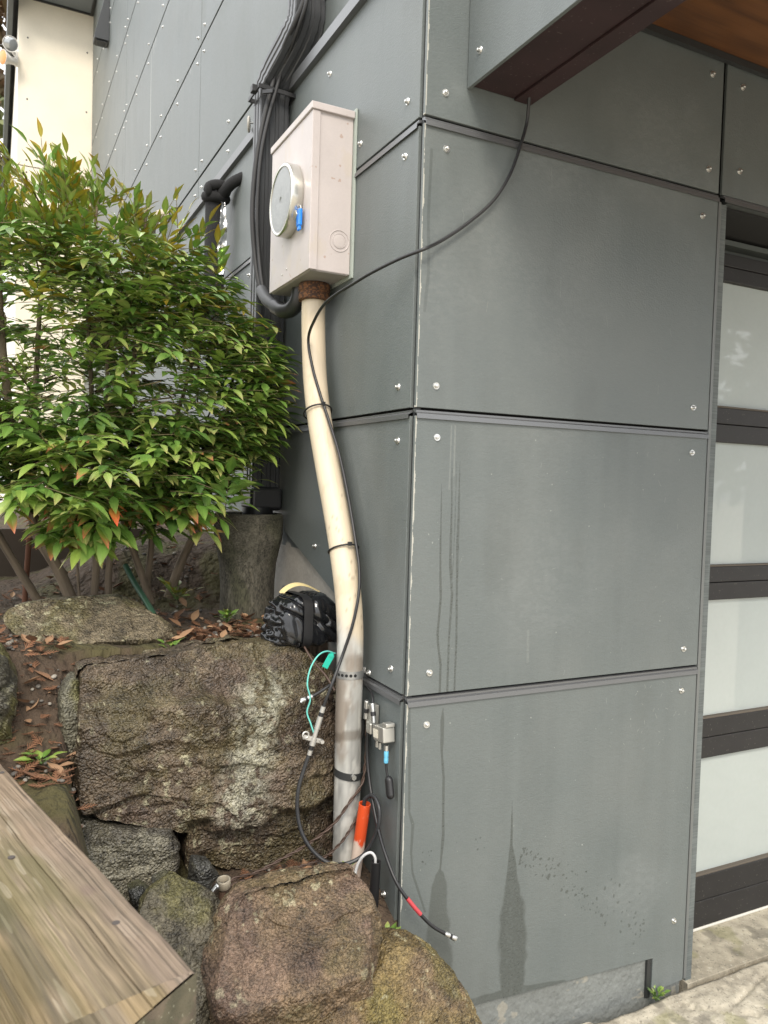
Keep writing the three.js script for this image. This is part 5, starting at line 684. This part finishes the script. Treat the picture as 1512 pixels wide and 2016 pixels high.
  while (made < 2450 && guard++ < 60000) {
    let pick = r() * 1.0, bi = 0; while (bi < blobs.length - 1 && (pick -= [0.24, 0.12, 0.16, 0.14, 0.06, 0.05, 0.04, 0.05, 0.05, 0.05, 0.04][bi]) > 0) bi++; const b = blobs[bi], u = V(r() * 2 - 1, r() * 2 - 1, r() * 2 - 1); const L = u.length(); if (L > 1 || L < 0.4) continue; if (r() < 0.35 && L < 0.75) continue; if (u.z < -0.35 && r() < 0.5) continue;
    const P = V(b[0] + u.x * b[3], b[1] + u.y * b[4], b[2] + u.z * b[5]); if (P.x > -0.065 || P.y < 0.93 + 0.5 * fbm(P.x * 5, 3, P.z * 5, 2) || P.y < 1.04 + 0.95 * Math.max(0, P.x + 0.4) + 0.1 * r()) continue; if (P.y > 2.13 - 0.75 * Math.max(0, P.x + 0.42) + 0.42 * (fbm(P.x * 11, 1, P.z * 11, 2) - 0.5)) continue; if (fbm(P.x * 6, P.y * 6, P.z * 6 + 9, 2) < 0.37) continue; if (P.x > -0.2 && P.z < -0.72) continue;
    let inner = false; for (const c of blobs) if (c !== b && ((P.x - c[0]) / c[3]) ** 2 + ((P.y - c[1]) / c[4]) ** 2 + ((P.z - c[2]) / c[5]) ** 2 < 0.3) inner = true; if (inner && r() < 0.6) continue;
    made++;
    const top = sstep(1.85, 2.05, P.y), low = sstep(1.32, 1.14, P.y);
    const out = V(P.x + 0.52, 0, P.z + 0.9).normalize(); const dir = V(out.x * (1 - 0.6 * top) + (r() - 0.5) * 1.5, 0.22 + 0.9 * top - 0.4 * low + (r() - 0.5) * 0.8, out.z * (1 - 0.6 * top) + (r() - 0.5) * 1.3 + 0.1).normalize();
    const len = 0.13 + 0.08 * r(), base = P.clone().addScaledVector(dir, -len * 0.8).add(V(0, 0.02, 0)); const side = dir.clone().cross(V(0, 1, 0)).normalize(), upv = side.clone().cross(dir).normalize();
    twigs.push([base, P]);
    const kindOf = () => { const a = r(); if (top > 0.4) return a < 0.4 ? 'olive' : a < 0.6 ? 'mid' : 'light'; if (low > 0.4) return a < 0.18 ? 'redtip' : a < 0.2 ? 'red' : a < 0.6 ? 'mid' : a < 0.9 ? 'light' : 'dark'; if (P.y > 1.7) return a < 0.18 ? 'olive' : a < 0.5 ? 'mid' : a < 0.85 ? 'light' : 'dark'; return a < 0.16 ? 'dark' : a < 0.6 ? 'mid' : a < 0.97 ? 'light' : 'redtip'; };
    const kind = kindOf(), n = 3 + (r() < 0.4 ? 1 : 0), size = (0.034 + 0.024 * r()) * (1 + 0.12 * sstep(1.6, 1.4, P.y)) * (1 + 0.3 * low) * (1 - 0.1 * top);
    for (let i = 0; i < n; i++) { const t = 0.35 + 0.62 * i / n; for (const s of [-1, 1]) { if (r() < 0.08) continue; const p = base.clone().lerp(P, t).add(V(0, -0.015 * t * t, 0)); const ld = dir.clone().multiplyScalar(0.65 + 0.3 * r()).addScaledVector(side, s * (0.75 + 0.3 * r())).add(V(0, (top > 0.4 ? 0.4 : mix(0.22, -0.36, r())), 0)); addLeaf(p, ld, upv.clone().add(V((r() - 0.5) * 1.3, 0.5, (r() - 0.5) * 1.3)), size * (0.65 + 0.6 * r()), r() < 0.75 ? kind : kindOf()); } }
    addLeaf(P, dir.clone().add(V(0, top > 0.4 ? 0.1 : -0.3, 0)), upv.clone().add(V((r() - 0.5) * 0.5, 0.2, (r() - 0.5) * 0.5)), size * 1.15, kind);
  }
  const bury = []; for (const [a, b] of twigs) bury.push(cylBetween(a.clone().lerp(b, 0.28).sub(O).toArray(), b.clone().sub(O).toArray(), 0.0012, 0.0007, 4, true));
  // twigs that tie the sprigs to the stems
  for (let i = 0; i < twigs.length; i += 5) { const a = twigs[i][0]; let best = null, bd = 9; for (const c of curves) for (let t = 0.3; t <= 1; t += 0.1) { const s = c.getPointAt(t); s.y = Math.min(s.y, a.y - 0.02); const dd = s.distanceTo(a); if (dd < bd) { bd = dd; best = s; } } if (best && bd < 0.4) bury.push(cylBetween(best.sub(O).toArray(), a.clone().sub(O).toArray(), 0.003, 0.0016, 5, true)); }
  const tw = part('twigs', joined(bury), std({ color: lin(0.13, 0.10, 0.05), roughness: 0.85 }), shrub); tw.userData.kind = 'stuff';
  leaves.sort((a, b) => (b.s / b.p.distanceTo(camera.position)) - (a.s / a.p.distanceTo(camera.position)));
  const vis = leaves.filter((l) => l.p.x > -0.80 && l.p.z > -0.85), chosen = new Set(vis.slice(0, 300));
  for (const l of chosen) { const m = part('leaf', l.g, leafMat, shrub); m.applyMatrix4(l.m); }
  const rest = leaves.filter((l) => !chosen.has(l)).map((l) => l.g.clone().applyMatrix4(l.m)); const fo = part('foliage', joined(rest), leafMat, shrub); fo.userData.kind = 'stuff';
}
// small plants
function sprout(name, label, pos, n, size, spread, kinds, seed, up = 0.5) {
  const t = thing(name, label, 'plant', pos), r = rngOf(seed);
  for (let i = 0; i < n; i++) { const a = r() * 6.283, d = V(Math.cos(a), up * (0.4 + r()), Math.sin(a)).normalize(), st = V(0, 0, 0).addScaledVector(d, spread * (0.2 + 0.8 * r())); const L = LEAF[kinds[Math.floor(r() * kinds.length)]], x = d.clone(), z = x.clone().cross(V((r() - 0.5) * 0.6, 1, (r() - 0.5) * 0.6)).normalize(), y = z.clone().cross(x).normalize(); const len = size * (0.7 + 0.6 * r()); const m = part('leaf', L[Math.floor(r() * L.length)], leafMat, t); m.applyMatrix4(new THREE.Matrix4().makeBasis(x, y, z).scale(V(len, len, len * 1.5)).setPosition(st)); if (i % 2) part('stalk', cylBetween([0, -0.006, 0], st.toArray(), 0.001, 0.0008, 5, true), leafMatPlain, t); }
}
const leafMatPlain = std({ color: lin(0.09, 0.16, 0.04), roughness: 0.7 });
sprout('weed', 'bright green weed wedged between the front boulder and the wall corner', [-0.065, 0.375, 0.07], 16, 0.024, 0.03, ['light', 'mid'], 5, 1.2);
sprout('weed', 'tiny green weed growing beside the orange pipe foot', [-0.075, 0.455, -0.10], 7, 0.013, 0.012, ['light'], 6, 1.3);
sprout('weed', 'small yellow green plant at the foot of the shrub near the drain tile', [-0.30, 0.955, -0.86], 26, 0.028, 0.06, ['light', 'olive'], 7, 0.9);
sprout('weed', 'small green seedling beside the drain tile foot', [-0.20, 0.915, -0.68], 16, 0.024, 0.035, ['mid', 'light'], 8, 1.0);
sprout('weed', 'green weed growing on the soil left of the largest boulder', [-0.692, 0.735, -0.24], 14, 0.028, 0.022, ['mid', 'light'], 9, 0.5);
sprout('weed', 'low green weed between the long flat boulder and the largest boulder', [-0.40, 0.895, -0.45], 12, 0.022, 0.03, ['mid', 'light'], 10, 0.7);
sprout('weed', 'green grass tuft growing at the notch in the bottom board', [0.752, 0.006, 0.014], 34, 0.015, 0.026, ['light', 'mid'], 11, 1.4);
sprout('weed', 'small green plant between the two front boulders', [-0.33, 0.335, 0.22], 12, 0.018, 0.02, ['mid', 'light'], 12, 0.9);
sprout('weed', 'tiny weed in the gap under the ground wires', [-0.155, 0.415, -0.12], 6, 0.013, 0.012, ['mid', 'light'], 13, 1.1);
// green hose stub by the shrub
solo('garden_hose', tube([[-0.455, 1.06, -0.8], [-0.442, 1.025, -0.75], [-0.425, 0.985, -0.66], [-0.415, 0.955, -0.58]], 0.008, 30, 10), std({ color: lin(0.022, 0.06, 0.035), roughness: 0.5 }), 'dark green hose stub leaning between shrub stems and flat boulder', 'hose');
solo('edging_board', box(-2.6, -0.25, 0.9, 1.1, -1.75, -1.70), std({ color: lin(0.045, 0.032, 0.022), roughness: 0.9 }), 'dark wooden edging board on the soil behind the shrub', 'board');
solo('rusty_stake', cylBetween([-0.70, 0.9, -1.05], [-0.688, 1.12, -1.05], 0.008, 0.008, 10), std({ color: lin(0.13, 0.055, 0.03), roughness: 0.85 }), 'thin rusty stake standing left of the shrub stems', 'stake');

// leaf litter on the soil: dead cedar sprays, dry leaves, pebbles
{
  const r = rngOf(77), spray = [], dry = [], peb = [];
  const sprayGeo = (() => { const G = [cylBetween([0, 0, 0], [1, 0.05, 0], 0.03, 0.015, 4, true)]; for (let i = 1; i < 8; i++) for (const s of [-1, 1]) G.push(cylBetween([i * 0.11, 0.01, 0], [i * 0.11 + 0.28 * (1 - i / 10), 0.03 + 0.06 * (i % 2), s * 0.32 * (1 - i / 11)], 0.028, 0.014, 4, true)); return joined(G); })();
  const areas = [[-0.40, -0.02, -0.62, -0.44, 230], [-0.30, -0.12, -0.75, -0.5, 120], [-0.85, 0.0, -1.3, -0.62, 330], [-0.85, -0.62, -0.55, -0.15, 330], [-0.3, -0.05, -0.24, -0.10, 70], [-0.12, -0.02, -0.30, -0.13, 30], [-0.33, -0.2, -0.14, -0.04, 30]];
  for (const [x0, x1, z0, z1, n] of areas) for (let i = 0; i < n; i++) { const x = mix(x0, x1, r()), z = mix(z0, z1, r()), y = soilY(x, z) + 0.004; const kind = r(); (kind < 0.6 ? spray : kind < 0.8 ? dry : peb).push([x, y, z, r() * 6.28, 0.5 + r(), r()]); }
  const inst = (name, label, geo, mat, list, size, colf) => { const m = new THREE.InstancedMesh(geo, mat, list.length), o = new THREE.Object3D(); list.forEach(([x, y, z, a, s, k], i) => { o.position.set(x, y, z); o.rotation.set((k - 0.5) * 0.7, a, (s - 1) * 0.6); o.scale.setScalar(size * s); o.updateMatrix(); m.setMatrixAt(i, o.matrix); m.setColorAt(i, lin(...colf(k))); }); m.name = name; scene.add(m); tag(m, label, null, null, 'stuff'); m.userData.category = name.replace('_', ' '); return m; };
  inst('cedar_litter', 'fallen orange brown cedar sprays scattered over the dark soil', sprayGeo, std({ roughness: 0.9 }), spray, 0.028, (k) => mix3([0.08, 0.042, 0.024], [0.24, 0.115, 0.06], k));
  const dg = leafGeo([1, 1, 1], [1, 1, 1], [0.8, 0.8, 0.8], { w: 0.26, fold: 0.5, droop: -0.25 });
  inst('dry_leaves', 'dry curled brown leaves lying on the soil', dg, std({ vertexColors: true, roughness: 0.85, side: THREE.DoubleSide }), dry, 0.034, (k) => mix3([0.13, 0.065, 0.035], [0.36, 0.23, 0.13], k * k));
  inst('pebbles', 'small grey and tan pebbles on the soil', new THREE.IcosahedronGeometry(0.5, 1).scale(1, 0.6, 0.8), std({ roughness: 0.8 }), peb, 0.011, (k) => mix3([0.06, 0.055, 0.05], [0.34, 0.31, 0.26], k * k));
}

// ───────────────────────── trees beyond the wing ─────────────────────────
function tree(label, [x, y, z], h, rad, n, cols, seed, group) {
  const t = thing('tree', label, 'tree', [x, y, z], group), r = rngOf(seed); const bk = std({ color: lin(0.07, 0.055, 0.04), roughness: 0.9 });
  part('trunk', new THREE.CylinderGeometry(0.08, 0.3, h, 10).translate(0, h / 2, 0), bk, t);
  const G = [], limbs = []; for (let i = 0; i < 46; i++) { const hy = h * (0.28 + 0.7 * r()), a = r() * 6.283, L = rad * (1.15 - hy / h * 0.75) * (0.6 + 0.5 * r()), e = V(Math.cos(a) * L, hy - 0.05 * L - 0.3, Math.sin(a) * L); limbs.push(cylBetween([0, hy, 0], e.toArray(), 0.05, 0.012, 5, true));
    for (let k = 0; k < n / 46; k++) { const s = 0.25 + 0.75 * r(), p = V(0, hy, 0).lerp(e, s).add(V((r() - 0.5) * 0.7, -r() * 0.8, (r() - 0.5) * 0.7)); const g = new THREE.PlaneGeometry(0.10 + 0.08 * r(), 0.2 + 0.2 * r()); g.rotateX((r() - 0.5) * 2); g.rotateY(r() * 6.28); g.rotateZ((r() - 0.5) * 1.2); g.translate(p.x, p.y, p.z); G.push(paint(g, mix3(cols[0], cols[1], r()))); } }
  part('limbs', joined(limbs), bk, t); const c = part('crown', joined(G), std({ vertexColors: true, roughness: 0.8, side: THREE.DoubleSide }), t); c.userData.kind = 'stuff';
}
tree('tall loose brownish tree against the white sky at the top left', [-1.7, 0, -19.5], 15, 3.6, 5200, [[0.06, 0.055, 0.02], [0.17, 0.10, 0.05]], 41, 'trees beyond the cream wing');
tree('shorter green tree behind the cream wing at the left edge', [-1.9, 0, -15.8], 9.4, 2.6, 4600, [[0.05, 0.07, 0.02], [0.12, 0.13, 0.04]], 43, 'trees beyond the cream wing');

tree('loose bare tree across the driveway, mirrored in the garage door glass', [9.5, -0.05, 7.4], 7.5, 2.6, 1500, [[0.05, 0.05, 0.03], [0.1, 0.09, 0.05]], 47);

scene.traverse((o) => { if (o.isMesh) { o.castShadow = true; o.receiveShadow = true; } });
renderer.render(scene, camera);
